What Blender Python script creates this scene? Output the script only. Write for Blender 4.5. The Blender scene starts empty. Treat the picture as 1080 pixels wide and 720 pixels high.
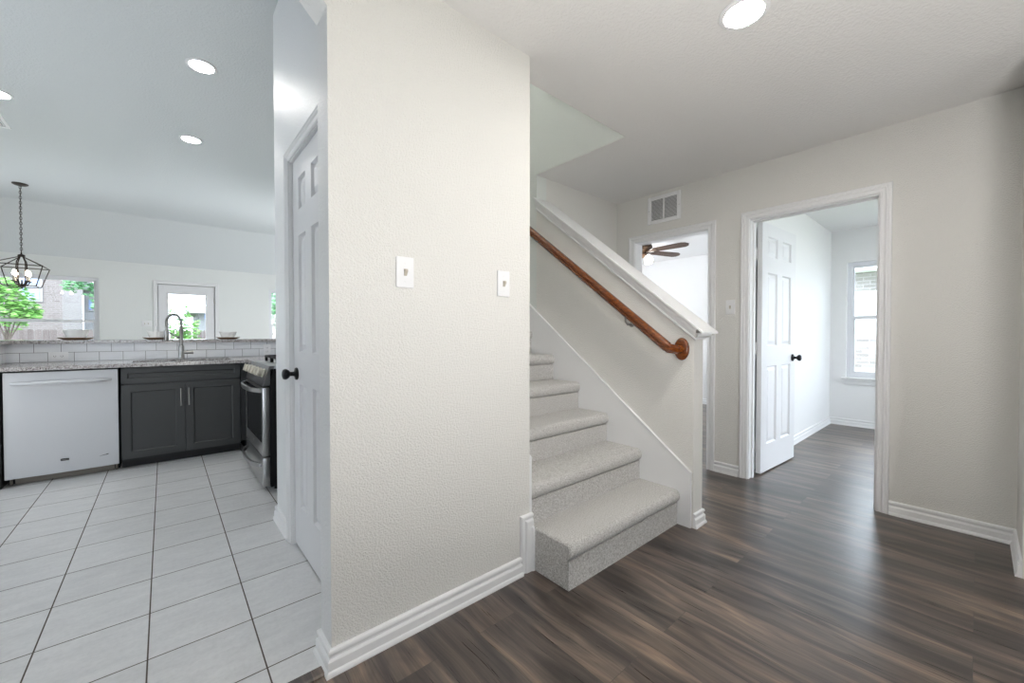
import bpy, bmesh, math, random
from mathutils import Vector, Matrix

S = bpy.context.scene
COL = S.collection
rnd = random.Random(7)
R = math.radians

# ------------------------------------------------------------------ camera
cam_data = bpy.data.cameras.new('camera')
cam_data.sensor_width = 36.0
cam_data.lens = 424.98 * 36.0 / 1080.0
cam_data.clip_start = 0.02
cam_data.clip_end = 300
cam = bpy.data.objects.new('camera', cam_data)
COL.objects.link(cam)
cam.location = (0, 0, 1.127)
cam.rotation_euler = (R(90 - 0.896), 0, R(-40.808))
S.camera = cam

# ------------------------------------------------------------------ view, world, sun
S.view_settings.view_transform = 'Standard'
S.view_settings.look = 'None'
S.view_settings.gamma = 1.0
S.view_settings.use_curve_mapping = False
S.view_settings.exposure = -0.06

CAN_STRENGTH = 270.0
KITCHEN_CAN = 140.0
WORLD_STRENGTH = 11.5
SUN_STRENGTH = 7.0

world = bpy.data.worlds.new('sky')
S.world = world
world.use_nodes = True
wn = world.node_tree
bg = wn.nodes['Background']
bg.inputs['Color'].default_value = (0.84, 0.92, 1.0, 1)
bg.inputs['Strength'].default_value = WORLD_STRENGTH

sun_data = bpy.data.lights.new('sun', 'SUN')
sun_data.energy = SUN_STRENGTH
sun_data.angle = R(0.6)
sun_data.color = (1.0, 0.96, 0.9)
sun = bpy.data.objects.new('sun', sun_data)
COL.objects.link(sun)
sun.rotation_euler = Vector((0.30, 0.50, -0.95)).to_track_quat('-Z', 'Y').to_euler()


def portal(name, loc, direction, sx, sy):
    """sampling guide for the daylight that enters a window"""
    d = bpy.data.lights.new(name, 'AREA')
    d.shape = 'RECTANGLE'
    d.size, d.size_y = sx, sy
    d.cycles.is_portal = True
    o = bpy.data.objects.new(name, d)
    COL.objects.link(o)
    o.location = loc
    o.rotation_euler = Vector(direction).to_track_quat('-Z', 'Z').to_euler()
    return o


portal('office_daylight', (6.75, 0.15, 1.3), (-1, 0, 0), 2.1, 1.6)
portal('office_side_daylight', (5.0, -2.15, 1.4), (0, 1, 0), 2.3, 1.5)
portal('dining_daylight', (-1.85, 9.66, 1.35), (0, -1, 0), 2.2, 1.6)
portal('patio_door_daylight', (0.33, 9.66, 1.1), (0, -1, 0), 0.7, 1.8)
portal('dining_side_daylight', (2.2, 9.66, 1.35), (0, -1, 0), 1.3, 1.6)
portal('bedroom_daylight', (5.1, 4.95, 1.35), (0, -1, 0), 1.9, 1.6)
portal('entry_daylight', (-0.9, -3.75, 1.5), (0, 1, 0), 1.4, 1.2)
portal('breakfast_daylight', (-3.25, 3.2, 1.5), (1, 0, 0), 1.3, 1.1)


def bounce_fill(name, loc, direction, size, watts, color=(1, 1, 1)):
    """fill light added out of frame"""
    d = bpy.data.lights.new(name, 'AREA')
    d.shape = 'DISK'
    d.size = size
    d.energy = watts
    d.color = color
    o = bpy.data.objects.new(name, d)
    COL.objects.link(o)
    o.location = loc
    o.rotation_euler = Vector(direction).to_track_quat('-Z', 'Y').to_euler()
    return o


bounce_fill('entry_bounce_fill', (0.5, -0.7, 0.7), (0.2, 0.2, 1), 0.8, 56, (1, 0.985, 0.96))  # added lights without fixtures, brightening ceilings and the dining wall
bounce_fill('kitchen_bounce_fill', (-1.9, 3.4, 0.6), (0.25, 0.5, 1), 1.2, 16, (0.97, 0.99, 1))
bounce_fill('dining_wall_fill', (2.3, 6.6, 1.3), (-0.75, 1, 0.05), 0.8, 40, (0.97, 0.99, 1))
bounce_fill('office_bounce_fill', (5.2, -1.2, 0.8), (0.0, 0.15, 1), 0.7, 8, (0.92, 0.96, 1))
bounce_fill('bedroom_bounce_fill', (4.4, 4.2, 1.2), (0.3, -0.3, 1), 0.6, 40, (0.97, 0.98, 1))
bounce_fill('upstairs_bounce_fill', (1.75, 4.0, 3.6), (0, -0.4, 1), 0.5, 30, (0.95, 1, 0.98))


# ------------------------------------------------------------------ materials
def mat(name, color=(0.8, 0.8, 0.8), rough=0.5, metal=0.0, spec=0.5, coat=0.0, emit=None, estr=0.0, trans=0.0):
    m = bpy.data.materials.new(name)
    m.use_nodes = True
    b = m.node_tree.nodes['Principled BSDF']
    b.inputs['Base Color'].default_value = (*color, 1)
    b.inputs['Roughness'].default_value = rough
    b.inputs['Metallic'].default_value = metal
    b.inputs['Specular IOR Level'].default_value = spec
    b.inputs['Coat Weight'].default_value = coat
    if emit:
        b.inputs['Emission Color'].default_value = (*emit, 1)
        b.inputs['Emission Strength'].default_value = estr
    if trans:
        b.inputs['Transmission Weight'].default_value = trans
    return m


def nodes(m):
    return m.node_tree.nodes, m.node_tree.links, m.node_tree.nodes['Principled BSDF']


def pos(m):
    n = m.node_tree.nodes.new('ShaderNodeTexCoord')
    return n.outputs['Object']


def geo(m):
    n = m.node_tree.nodes.new('ShaderNodeNewGeometry')
    return n.outputs['Position']


def noise(m, vec, scale, detail=2, rough=0.5, dim='3D'):
    n = m.node_tree.nodes.new('ShaderNodeTexNoise')
    n.noise_dimensions = dim
    n.inputs['Scale'].default_value = scale
    n.inputs['Detail'].default_value = detail
    n.inputs['Roughness'].default_value = rough
    m.node_tree.links.new(vec, n.inputs['Vector'])
    return n.outputs['Fac']


def ramp(m, fac, stops, interp='LINEAR'):
    n = m.node_tree.nodes.new('ShaderNodeValToRGB')
    cr = n.color_ramp
    cr.interpolation = interp
    while len(cr.elements) < len(stops):
        cr.elements.new(0.5)
    for e, (p, c) in zip(cr.elements, stops):
        e.position = p
        e.color = (*c, 1) if len(c) == 3 else c
    m.node_tree.links.new(fac, n.inputs['Fac'])
    return n.outputs['Color']


def bump(m, height, strength, dist):
    n = m.node_tree.nodes.new('ShaderNodeBump')
    n.inputs['Strength'].default_value = strength
    n.inputs['Distance'].default_value = dist
    m.node_tree.links.new(height, n.inputs['Height'])
    return n.outputs['Normal']


def mapping(m, vec, scale=(1, 1, 1), loc=(0, 0, 0), rot=(0, 0, 0)):
    n = m.node_tree.nodes.new('ShaderNodeMapping')
    n.inputs['Scale'].default_value = scale
    n.inputs['Location'].default_value = loc
    n.inputs['Rotation'].default_value = rot
    m.node_tree.links.new(vec, n.inputs['Vector'])
    return n.outputs['Vector']


def mix(m, a, b, fac, mode='MIX'):
    n = m.node_tree.nodes.new('ShaderNodeMix')
    n.data_type = 'RGBA'
    n.blend_type = mode
    for v, i in ((a, 6), (b, 7)):
        if isinstance(v, tuple):
            n.inputs[i].default_value = (*v, 1)
        else:
            m.node_tree.links.new(v, n.inputs[i])
    if isinstance(fac, float):
        n.inputs[0].default_value = fac
    else:
        m.node_tree.links.new(fac, n.inputs[0])
    return n.outputs[2]


def math_n(m, op, a, b=None):
    n = m.node_tree.nodes.new('ShaderNodeMath')
    n.operation = op
    for i, v in enumerate((a, b)):
        if v is None:
            continue
        if isinstance(v, (int, float)):
            n.inputs[i].default_value = v
        else:
            m.node_tree.links.new(v, n.inputs[i])
    return n.outputs[0]


def plaster(name, color, strength=0.35, scale=85.0, rough=0.7):
    m = mat(name, color, rough, spec=0.3)
    N, L, b = nodes(m)
    f = noise(m, geo(m), scale, 3, 0.55)
    h = ramp(m, f, [(0.38, (0, 0, 0)), (0.62, (1, 1, 1))])
    L.new(bump(m, h, strength, 0.004), b.inputs['Normal'])
    return m


M = {}
M['wall'] = plaster('warm_white_plaster', (0.755, 0.742, 0.710), 0.50, 165)
M['wall_gloss'] = plaster('satin_white_plaster', (0.78, 0.785, 0.79), 0.28, 85, 0.42)
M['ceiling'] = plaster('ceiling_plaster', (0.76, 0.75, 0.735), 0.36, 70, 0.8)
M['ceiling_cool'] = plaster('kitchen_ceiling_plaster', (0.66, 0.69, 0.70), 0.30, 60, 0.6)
M['dining_wall'] = plaster('dining_plaster', (0.765, 0.785, 0.775), 0.30, 115)
M['stair_wall'] = plaster('stairwell_plaster', (0.74, 0.765, 0.74), 0.22, 85)
M['office_wall'] = plaster('office_plaster', (0.80, 0.80, 0.80), 0.10, 85)
M['trim'] = mat('white_trim_paint', (0.80, 0.80, 0.805), 0.38)
M['door'] = mat('shaded_door_paint', (0.74, 0.74, 0.755), 0.38)  # trim white darkened, putting the doors' shading into the colour
M['white_plastic'] = mat('white_plastic', (0.82, 0.82, 0.83), 0.35)
M['black_metal'] = mat('black_knob_metal', (0.012, 0.012, 0.014), 0.28, 0.6)
M['nickel'] = mat('brushed_nickel', (0.34, 0.335, 0.32), 0.28, 1.0)
M['hinge'] = mat('satin_hinge_metal', (0.62, 0.62, 0.62), 0.4, 0.7)
M['steel'] = mat('stainless_steel', (0.46, 0.46, 0.46), 0.30, 1.0)
M['panel_steel'] = mat('dark_stainless_panel', (0.20, 0.20, 0.205), 0.3, 1.0)
M['appliance'] = mat('white_enamel', (0.56, 0.57, 0.59), 0.30)
M['black'] = mat('black_enamel', (0.006, 0.006, 0.007), 0.55, spec=0.2)
M['black_glass'] = mat('black_oven_glass', (0.003, 0.003, 0.004), 0.08, spec=0.18)
M['gap'] = mat('dark_gap', (0.012, 0.012, 0.013), 0.8)
M['cabinet'] = mat('charcoal_cabinet_paint', (0.044, 0.046, 0.0465), 0.40, spec=0.4)
M['toe'] = mat('black_toe_kick', (0.012, 0.013, 0.014), 0.6)
M['kick'] = mat('grey_brown_kick_plate', (0.22, 0.20, 0.17), 0.55)
M['bowl'] = mat('white_ceramic', (0.85, 0.85, 0.84), 0.22, coat=0.3)
M['plate_white'] = mat('cream_glaze', (0.78, 0.76, 0.72), 0.3)
M['plate_brown'] = mat('brown_unglazed_foot', (0.26, 0.15, 0.075), 0.6)
M['knob_steel'] = mat('pale_satin_knob', (0.60, 0.56, 0.48), 0.35, 0.65)
M['bronze'] = mat('dark_bronze', (0.035, 0.024, 0.018), 0.42, 0.7)
M['candle'] = mat('candle_sleeve', (0.5, 0.45, 0.4), 0.5)
M['bulb'] = mat('warm_bulb', (1, 0.9, 0.75), 0.3, emit=(1.0, 0.86, 0.68), estr=70)
M['shade_glow'] = mat('frosted_glass_shade', (1, 0.95, 0.9), 0.4, emit=(1.0, 0.86, 0.68), estr=9)
M['lens'] = mat('led_lens', (1, 1, 1), 0.4, emit=(1.0, 0.965, 0.91), estr=CAN_STRENGTH)
M['lens_kitchen'] = mat('kitchen_led_lens', (1, 1, 1), 0.4, emit=(1.0, 0.98, 0.95), estr=KITCHEN_CAN)
M['fan_bronze'] = mat('oil_rubbed_bronze', (0.05, 0.028, 0.017), 0.40, 0.5)
M['fan_blade'] = mat('walnut_blade', (0.075, 0.046, 0.033), 0.5)
M['vent_dark'] = mat('vent_shadow', (0.17, 0.17, 0.175), 0.8)
M['vinyl'] = mat('white_window_vinyl', (0.74, 0.75, 0.78), 0.4)
M['grass'] = mat('lawn_grass', (0.11, 0.155, 0.065), 0.9)
M['concrete'] = mat('bounce_concrete', (0.58, 0.56, 0.53), 0.9)
M['bark'] = mat('tree_bark', (0.05, 0.038, 0.03), 0.9)
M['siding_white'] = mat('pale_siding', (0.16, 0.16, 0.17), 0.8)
M['siding_bright'] = mat('white_siding', (0.70, 0.70, 0.71), 0.8)
M['roof'] = mat('grey_shingle', (0.22, 0.22, 0.24), 0.9)
M['blue_glass'] = mat('reflecting_window_pane', (0.16, 0.21, 0.36), 0.15)


def leaf_material(name, c1, c2):
    m = mat(name, c1, 0.6)
    N, L, b = nodes(m)
    f = noise(m, geo(m), 6, 2)
    L.new(ramp(m, f, [(0.35, c1), (0.65, c2)]), b.inputs['Base Color'])
    return m


M['leaf'] = leaf_material('bright_leaf', (0.055, 0.17, 0.025), (0.16, 0.33, 0.08))
M['leaf_dark'] = leaf_material('deep_leaf', (0.04, 0.15, 0.06), (0.13, 0.28, 0.13))


def glass_material():
    m = bpy.data.materials.new('clear_window_glass')
    m.use_nodes = True
    nt = m.node_tree
    nt.nodes.clear()
    out = nt.nodes.new('ShaderNodeOutputMaterial')
    mx = nt.nodes.new('ShaderNodeMixShader')
    tr = nt.nodes.new('ShaderNodeBsdfTransparent')
    gl = nt.nodes.new('ShaderNodeBsdfGlossy')
    gl.inputs['Roughness'].default_value = 0.02
    fr = nt.nodes.new('ShaderNodeFresnel')
    fr.inputs['IOR'].default_value = 1.35
    tr.inputs['Color'].default_value = (0.96, 0.98, 1.0, 1)
    nt.links.new(fr.outputs[0], mx.inputs[0])
    nt.links.new(tr.outputs[0], mx.inputs[1])
    nt.links.new(gl.outputs[0], mx.inputs[2])
    nt.links.new(mx.outputs[0], out.inputs[0])
    return m


M['glass'] = glass_material()


def wood_floor():
    m = mat('dark_vinyl_plank', (0.08, 0.07, 0.06), 0.36, spec=0.85)
    N, L, b = nodes(m)
    g = geo(m)
    sep = N.new('ShaderNodeSeparateXYZ'); L.new(g, sep.inputs[0])
    cmb = N.new('ShaderNodeCombineXYZ')
    L.new(sep.outputs['Y'], cmb.inputs['X']); L.new(sep.outputs['X'], cmb.inputs['Y'])
    br = N.new('ShaderNodeTexBrick')
    br.offset = 0.37; br.offset_frequency = 2
    br.inputs['Scale'].default_value = 1.0
    br.inputs['Brick Width'].default_value = 1.22
    br.inputs['Row Height'].default_value = 0.178
    br.inputs['Mortar Size'].default_value = 0.0009
    br.inputs['Mortar Smooth'].default_value = 0.4
    br.inputs['Color1'].default_value = (0, 0, 0, 1)
    br.inputs['Color2'].default_value = (1, 1, 1, 1)
    br.inputs['Mortar'].default_value = (0.5, 0.5, 0.5, 1)
    L.new(cmb.outputs[0], br.inputs['Vector'])
    rv = N.new('ShaderNodeRGBToBW'); L.new(br.outputs['Color'], rv.inputs[0])
    zoff = math_n(m, 'MULTIPLY', rv.outputs[0], 37.0)
    warp = noise(m, mapping(m, g, scale=(4.0, 1.6, 1.0)), 1.0, 2)
    wx = math_n(m, 'ADD', sep.outputs['X'], math_n(m, 'MULTIPLY', warp, 0.10))
    def streak(sy, sx, detail, rough, dist=0.0, off=0.0):
        c = N.new('ShaderNodeCombineXYZ')
        L.new(math_n(m, 'MULTIPLY', sep.outputs['Y'], sy), c.inputs['X'])
        L.new(math_n(m, 'MULTIPLY', wx, sx), c.inputs['Y'])
        L.new(math_n(m, 'ADD', zoff, off), c.inputs['Z'])
        n = N.new('ShaderNodeTexNoise')
        n.inputs['Scale'].default_value = 1.0
        n.inputs['Detail'].default_value = detail
        n.inputs['Roughness'].default_value = rough
        n.inputs['Distortion'].default_value = dist
        L.new(c.outputs[0], n.inputs['Vector'])
        return n.outputs['Fac']
    broad = streak(1.15, 9.0, 3.5, 0.55, 1.1)
    fine = streak(3.2, 170, 3, 0.55, 0.2, 5.0)
    mid = streak(2.2, 42, 3, 0.55, 0.4, 23.0)
    tone = streak(0.9, 7.0, 2, 0.5, 0.3, 11.0)
    base = ramp(m, broad, [(0.28, (0.020, 0.015, 0.013)), (0.42, (0.056, 0.043, 0.037)),
                           (0.54, (0.108, 0.083, 0.070)), (0.65, (0.19, 0.143, 0.110)), (0.78, (0.31, 0.230, 0.165))])
    fc = ramp(m, fine, [(0.30, (0.58, 0.58, 0.58)), (0.52, (1, 1, 1)), (0.75, (1.40, 1.38, 1.36))])
    c = mix(m, base, fc, 0.75, 'MULTIPLY')
    c = mix(m, c, ramp(m, mid, [(0.32, (0.66, 0.66, 0.66)), (0.52, (1, 1, 1)), (0.72, (1.28, 1.25, 1.2))]), 0.8, 'MULTIPLY')
    tc = ramp(m, tone, [(0.3, (0.66, 0.68, 0.73)), (0.5, (0.97, 0.96, 0.96)), (0.7, (1.30, 1.22, 1.10))])
    c = mix(m, c, tc, 0.8, 'MULTIPLY')
    pv = ramp(m, rv.outputs[0], [(0.0, (0.84, 0.85, 0.88)), (1.0, (1.15, 1.12, 1.08))])
    c = mix(m, c, pv, 0.9, 'MULTIPLY')
    c = mix(m, c, (0.045, 0.040, 0.037), br.outputs['Fac'])
    L.new(c, b.inputs['Base Color'])
    rr = ramp(m, fine, [(0.3, (0.27, 0.27, 0.27)), (0.7, (0.35, 0.35, 0.35))])
    L.new(rr, b.inputs['Roughness'])
    h = math_n(m, 'SUBTRACT', fine, math_n(m, 'MULTIPLY', br.outputs['Fac'], 1.5))
    L.new(bump(m, h, 0.10, 0.0015), b.inputs['Normal'])
    return m


def tile_floor():
    m = mat('pale_ceramic_tile', (0.6, 0.6, 0.6), 0.34)
    N, L, b = nodes(m)
    v = mapping(m, geo(m), loc=(0.055 + 0.3085 * 30, -1.872 + 0.3095 * 30, 0))
    br = N.new('ShaderNodeTexBrick')
    br.offset = 0.0; br.offset_frequency = 1
    br.squash = 1.0
    br.inputs['Scale'].default_value = 1.0
    br.inputs['Brick Width'].default_value = 0.3085
    br.inputs['Row Height'].default_value = 0.3095
    br.inputs['Mortar Size'].default_value = 0.0027
    br.inputs['Mortar Smooth'].default_value = 0.25
    br.inputs['Color1'].default_value = (0.93, 0.93, 0.93, 1)
    br.inputs['Color2'].default_value = (1.0, 1.0, 1.0, 1)
    br.inputs['Mortar'].default_value = (1, 1, 1, 1)
    L.new(v, br.inputs['Vector'])
    f1 = noise(m, mapping(m, geo(m), scale=(3, 9, 3)), 2.2, 5, 0.6)
    f2 = noise(m, geo(m), 60, 3, 0.6)
    c = ramp(m, f1, [(0.3, (0.60, 0.60, 0.605)), (0.7, (0.70, 0.70, 0.70))])
    c = mix(m, c, ramp(m, f2, [(0.3, (0.94, 0.94, 0.94)), (0.6, (1.02, 1.02, 1.02))]), 1.0, 'MULTIPLY')
    c = mix(m, c, br.outputs['Color'], 1.0, 'MULTIPLY')
    c = mix(m, c, (0.085, 0.068, 0.055), br.outputs['Fac'])
    L.new(c, b.inputs['Base Color'])
    rr = ramp(m, br.outputs['Fac'], [(0, (0.32, 0.32, 0.32)), (1, (0.9, 0.9, 0.9))])
    L.new(rr, b.inputs['Roughness'])
    h = math_n(m, 'SUBTRACT', math_n(m, 'MULTIPLY', f2, 0.12), br.outputs['Fac'])
    L.new(bump(m, h, 0.35, 0.003), b.inputs['Normal'])
    return m


def subway():
    m = mat('white_subway_tile', (0.8, 0.8, 0.82), 0.18)
    N, L, b = nodes(m)
    sep = N.new('ShaderNodeSeparateXYZ'); L.new(geo(m), sep.inputs[0])
    cmb = N.new('ShaderNodeCombineXYZ')
    L.new(math_n(m, 'ADD', math_n(m, 'ADD', sep.outputs['X'], sep.outputs['Y']), 10 * 0.1575 + 0.60 + 0.079 - 5.28), cmb.inputs['X'])
    L.new(math_n(m, 'ADD', sep.outputs['Z'], -0.8935 + 0.0815 * 20), cmb.inputs['Y'])
    br = N.new('ShaderNodeTexBrick')
    br.offset = 0.5; br.offset_frequency = 2
    br.inputs['Scale'].default_value = 1.0
    br.inputs['Brick Width'].default_value = 0.1575
    br.inputs['Row Height'].default_value = 0.0815
    br.inputs['Mortar Size'].default_value = 0.0018
    br.inputs['Mortar Smooth'].default_value = 0.2
    br.inputs['Color1'].default_value = (0.74, 0.75, 0.78, 1)
    br.inputs['Color2'].default_value = (0.80, 0.81, 0.83, 1)
    br.inputs['Mortar'].default_value = (0.22, 0.21, 0.21, 1)
    L.new(cmb.outputs[0], br.inputs['Vector'])
    L.new(br.outputs['Color'], b.inputs['Base Color'])
    L.new(bump(m, math_n(m, 'MULTIPLY', br.outputs['Fac'], -1.0), 0.5, 0.003), b.inputs['Normal'])
    return m


def granite():
    m = mat('speckled_granite', (0.5, 0.5, 0.5), 0.16)
    N, L, b = nodes(m)
    g = geo(m)
    vo = N.new('ShaderNodeTexVoronoi'); vo.inputs['Scale'].default_value = 210
    L.new(g, vo.inputs['Vector'])
    bw = N.new('ShaderNodeRGBToBW'); L.new(vo.outputs['Color'], bw.inputs[0])
    f = noise(m, g, 45, 4, 0.65)
    v = math_n(m, 'ADD', math_n(m, 'MULTIPLY', bw.outputs[0], 0.6), math_n(m, 'MULTIPLY', f, 0.5))
    c = ramp(m, v, [(0.28, (0.03, 0.026, 0.026)), (0.38, (0.20, 0.17, 0.16)), (0.50, (0.33, 0.305, 0.30)), (0.70, (0.56, 0.54, 0.53))])
    L.new(c, b.inputs['Base Color'])
    return m


def carpet():
    m = mat('grey_beige_carpet', (0.5, 0.48, 0.46), 0.95, spec=0.1)
    N, L, b = nodes(m)
    g = geo(m)
    f1 = noise(m, g, 190, 2, 0.6)
    f2 = noise(m, g, 420, 2, 0.7)
    s = math_n(m, 'ADD', math_n(m, 'MULTIPLY', f1, 0.55), math_n(m, 'MULTIPLY', f2, 0.45))
    c = ramp(m, s, [(0.36, (0.24, 0.222, 0.205)), (0.47, (0.50, 0.485, 0.465)), (0.60, (0.72, 0.71, 0.695))])
    L.new(c, b.inputs['Base Color'])
    b.inputs['Sheen Weight'].default_value = 0.25
    L.new(bump(m, s, 0.9, 0.006), b.inputs['Normal'])
    return m


def cherry():
    m = mat('glossy_cherry_wood', (0.25, 0.08, 0.02), 0.25, coat=0.6)
    N, L, b = nodes(m)
    f = noise(m, mapping(m, geo(m), scale=(90, 12, 90)), 1.0, 4, 0.6)
    L.new(ramp(m, f, [(0.3, (0.065, 0.013, 0.002)), (0.55, (0.175, 0.042, 0.004)), (0.75, (0.29, 0.085, 0.010))]), b.inputs['Base Color'])
    return m


def brick_wall(name, c1, c2, mortar):
    m = mat(name, c1, 0.9)
    N, L, b = nodes(m)
    sep = N.new('ShaderNodeSeparateXYZ'); L.new(geo(m), sep.inputs[0])
    cmb = N.new('ShaderNodeCombineXYZ')
    L.new(math_n(m, 'ADD', sep.outputs['X'], sep.outputs['Y']), cmb.inputs['X'])
    L.new(sep.outputs['Z'], cmb.inputs['Y'])
    br = N.new('ShaderNodeTexBrick')
    br.inputs['Scale'].default_value = 1.0
    br.inputs['Brick Width'].default_value = 0.215
    br.inputs['Row Height'].default_value = 0.075
    br.inputs['Mortar Size'].default_value = 0.008
    br.inputs['Color1'].default_value = (*c1, 1)
    br.inputs['Color2'].default_value = (*c2, 1)
    br.inputs['Mortar'].default_value = (*mortar, 1)
    L.new(cmb.outputs[0], br.inputs['Vector'])
    L.new(br.outputs['Color'], b.inputs['Base Color'])
    return m


def fence_wood():
    m = mat('weathered_fence_wood', (0.4, 0.33, 0.32), 0.9)
    N, L, b = nodes(m)
    f = noise(m, mapping(m, geo(m), scale=(9, 9, 0.6)), 1.0, 3)
    L.new(ramp(m, f, [(0.3, (0.05, 0.038, 0.037)), (0.7, (0.10, 0.083, 0.082))]), b.inputs['Base Color'])
    return m


M['wood'] = wood_floor()
M['tile'] = tile_floor()
M['subway'] = subway()
M['granite'] = granite()
M['carpet'] = carpet()
M['cherry'] = cherry()
M['brick_pale'] = brick_wall('pale_brick', (0.085, 0.070, 0.068), (0.105, 0.09, 0.088), (0.13, 0.122, 0.12))
M['brick_grey'] = brick_wall('grey_brown_brick', (0.17, 0.152, 0.148), (0.26, 0.24, 0.235), (0.32, 0.305, 0.30))
M['fence'] = fence_wood()
M['threshold'] = M['wood']


# ------------------------------------------------------------------ mesh helpers
class B:
    def __init__(self):
        self.bm = bmesh.new()

    def box(self, a, b, bevel=0.0, seg=2):
        r = bmesh.ops.create_cube(self.bm, size=1.0)
        vs = r['verts']
        for v in vs:
            v.co = Vector([(a[i] + b[i]) / 2 + v.co[i] * (b[i] - a[i]) for i in range(3)])
        if bevel:
            es = list({e for v in vs for e in v.link_edges})
            bmesh.ops.bevel(self.bm, geom=es, offset=bevel, segments=seg, affect='EDGES', profile=0.5)
        return self

    def rings(self, rings, cap=True, closed=False):
        """loft a list of equally long vertex loops"""
        bm = self.bm
        L = [[bm.verts.new(p) for p in r] for r in rings]
        n = len(L[0])
        pairs = list(zip(L, L[1:]))
        if closed:
            pairs.append((L[-1], L[0]))
        for p, q in pairs:
            for i in range(n):
                j = (i + 1) % n
                bm.faces.new((p[i], p[j], q[j], q[i]))
        if cap and not closed:
            bm.faces.new(L[0][::-1])
            bm.faces.new(L[-1])
        return self

    def tube(self, pts, r, n=10, closed=False):
        pts = [Vector(p) for p in pts]
        rs = r if isinstance(r, (list, tuple)) else [r] * len(pts)
        out = []
        up = None
        k = len(pts)
        for i, p in enumerate(pts):
            a = pts[i - 1] if (i or closed) else p
            c = pts[(i + 1) % k] if (i < k - 1 or closed) else p
            t = (c - a).normalized()
            if up is None:
                up = t.orthogonal().normalized()
            up = (up - t * up.dot(t)).normalized()
            s = t.cross(up)
            out.append([p + (up * math.cos(q) + s * math.sin(q)) * rs[i] for q in [2 * math.pi * j / n for j in range(n)]])
        return self.rings(out, closed=closed)

    def cyl(self, p0, p1, r0, r1=None, n=24):
        return self.tube([p0, p1], [r0, r0 if r1 is None else r1], n)

    def lathe(self, prof, c=(0, 0, 0), axis=(0, 0, 1), n=32):
        ax = Vector(axis).normalized()
        q = Vector((0, 0, 1)).rotation_difference(ax)
        c = Vector(c)
        out = []
        for r, z in prof:
            out.append([c + q @ Vector((max(r, 1e-5) * math.cos(t), max(r, 1e-5) * math.sin(t), z)) for t in [2 * math.pi * j / n for j in range(n)]])
        return self.rings(out)

    def prism(self, poly, axis, a0, a1):
        def P(u, v, a):
            return {0: (a, u, v), 1: (u, a, v), 2: (u, v, a)}[axis]
        return self.rings([[P(u, v, a0) for u, v in poly], [P(u, v, a1) for u, v in poly]])

    def sphere(self, c, r, n=16, sc=(1, 1, 1)):
        m = Matrix.Translation(c) @ Matrix.Diagonal((r * sc[0], r * sc[1], r * sc[2], 1))
        bmesh.ops.create_uvsphere(self.bm, u_segments=n, v_segments=max(6, n // 2), radius=1.0, matrix=m)
        return self

    def sweep(self, path, prof, nrm, flip=1, closed=False):
        """mitred moulding: prof (u, v) with u sideways in the plane of the path, v along nrm"""
        nrm = Vector(nrm).normalized()
        path = [Vector(p) for p in path]
        k = len(path)
        out = []
        for i, p in enumerate(path):
            d0 = (p - path[i - 1]).normalized() if (i or closed) else None
            d1 = (path[(i + 1) % k] - p).normalized() if (i < k - 1 or closed) else None
            if d0 is None: d0 = d1
            if d1 is None: d1 = d0
            s0 = d0.cross(nrm) * flip
            s1 = d1.cross(nrm) * flip
            s = s0 + s1
            s = s / (s.dot(s0)) if s.length > 1e-6 else s0
            out.append([p + s * u + nrm * v for u, v in prof])
        return self.rings(out, closed=closed)

    def moved(self, m):
        bmesh.ops.transform(self.bm, matrix=m, verts=self.bm.verts)
        return self

    def get(self):
        return self.bm


def put(name, b, material, parent=None, world=False, smooth=35):
    """link one finished mesh object; world=True takes its coordinates as world coordinates"""
    bm = b.bm
    bmesh.ops.recalc_face_normals(bm, faces=bm.faces)
    if parent is not None and world:
        bmesh.ops.transform(bm, matrix=parent['_inv'] if False else PINV[parent.name], verts=bm.verts)
    me = bpy.data.meshes.new(name)
    bm.to_mesh(me)
    bm.free()
    me.materials.append(material)
    if smooth:
        me.shade_smooth()
        me.set_sharp_from_angle(angle=R(smooth))
    o = bpy.data.objects.new(name, me)
    COL.objects.link(o)
    if parent is not None:
        o.parent = parent
    return o


PINV = {}


def thing(name, label, cat, loc=(0, 0, 0), rz=0.0, group=None, kind=None):
    o = bpy.data.objects.new(name, None)
    o.empty_display_size = 0.1
    COL.objects.link(o)
    o.location = loc
    o.rotation_euler = (0, 0, rz)
    o['label'] = label
    o['category'] = cat
    if group: o['group'] = group
    if kind: o['kind'] = kind
    PINV[o.name] = (Matrix.Translation(loc) @ Matrix.Rotation(rz, 4, 'Z')).inverted()
    return o


def tag(o, label, cat, group=None, kind=None):
    o['label'] = label
    o['category'] = cat
    if group: o['group'] = group
    if kind: o['kind'] = kind
    return o


def center_origin(o):
    me = o.data
    xs = [v.co for v in me.vertices]
    lo = Vector([min(v[i] for v in xs) for i in range(3)])
    hi = Vector([max(v[i] for v in xs) for i in range(3)])
    c = Vector(((lo.x + hi.x) / 2, (lo.y + hi.y) / 2, lo.z))
    me.transform(Matrix.Translation(-c))
    o.location = c


def struct(name, b, material, label=None, cat=None, smooth=35, origin=True):
    o = put(name, b, material, smooth=smooth)
    o['kind'] = 'structure'
    if label: o['label'] = label
    if cat: o['category'] = cat
    if origin: center_origin(o)
    return o


def copy_tree(o, parent=None):
    c = o.copy()
    COL.objects.link(c)
    if parent is not None:
        c.parent = parent
    for ch in list(o.children):
        copy_tree(ch, c)
    return c


# ------------------------------------------------------------------ structure: dimensions
PX0, PX1, PY, T = 0.412, 1.318, 1.398, 0.115       # partition with the switches
XR = 3.455                                          # wall with the two openings
CH = 2.44                                           # entry ceiling
KH = 3.05                                           # kitchen ceiling
YB = 9.458                                          # far dining wall
YN = 2.386                                          # back wall of the hall nook
XK = 2.327                                          # stair side of the half wall

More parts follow.
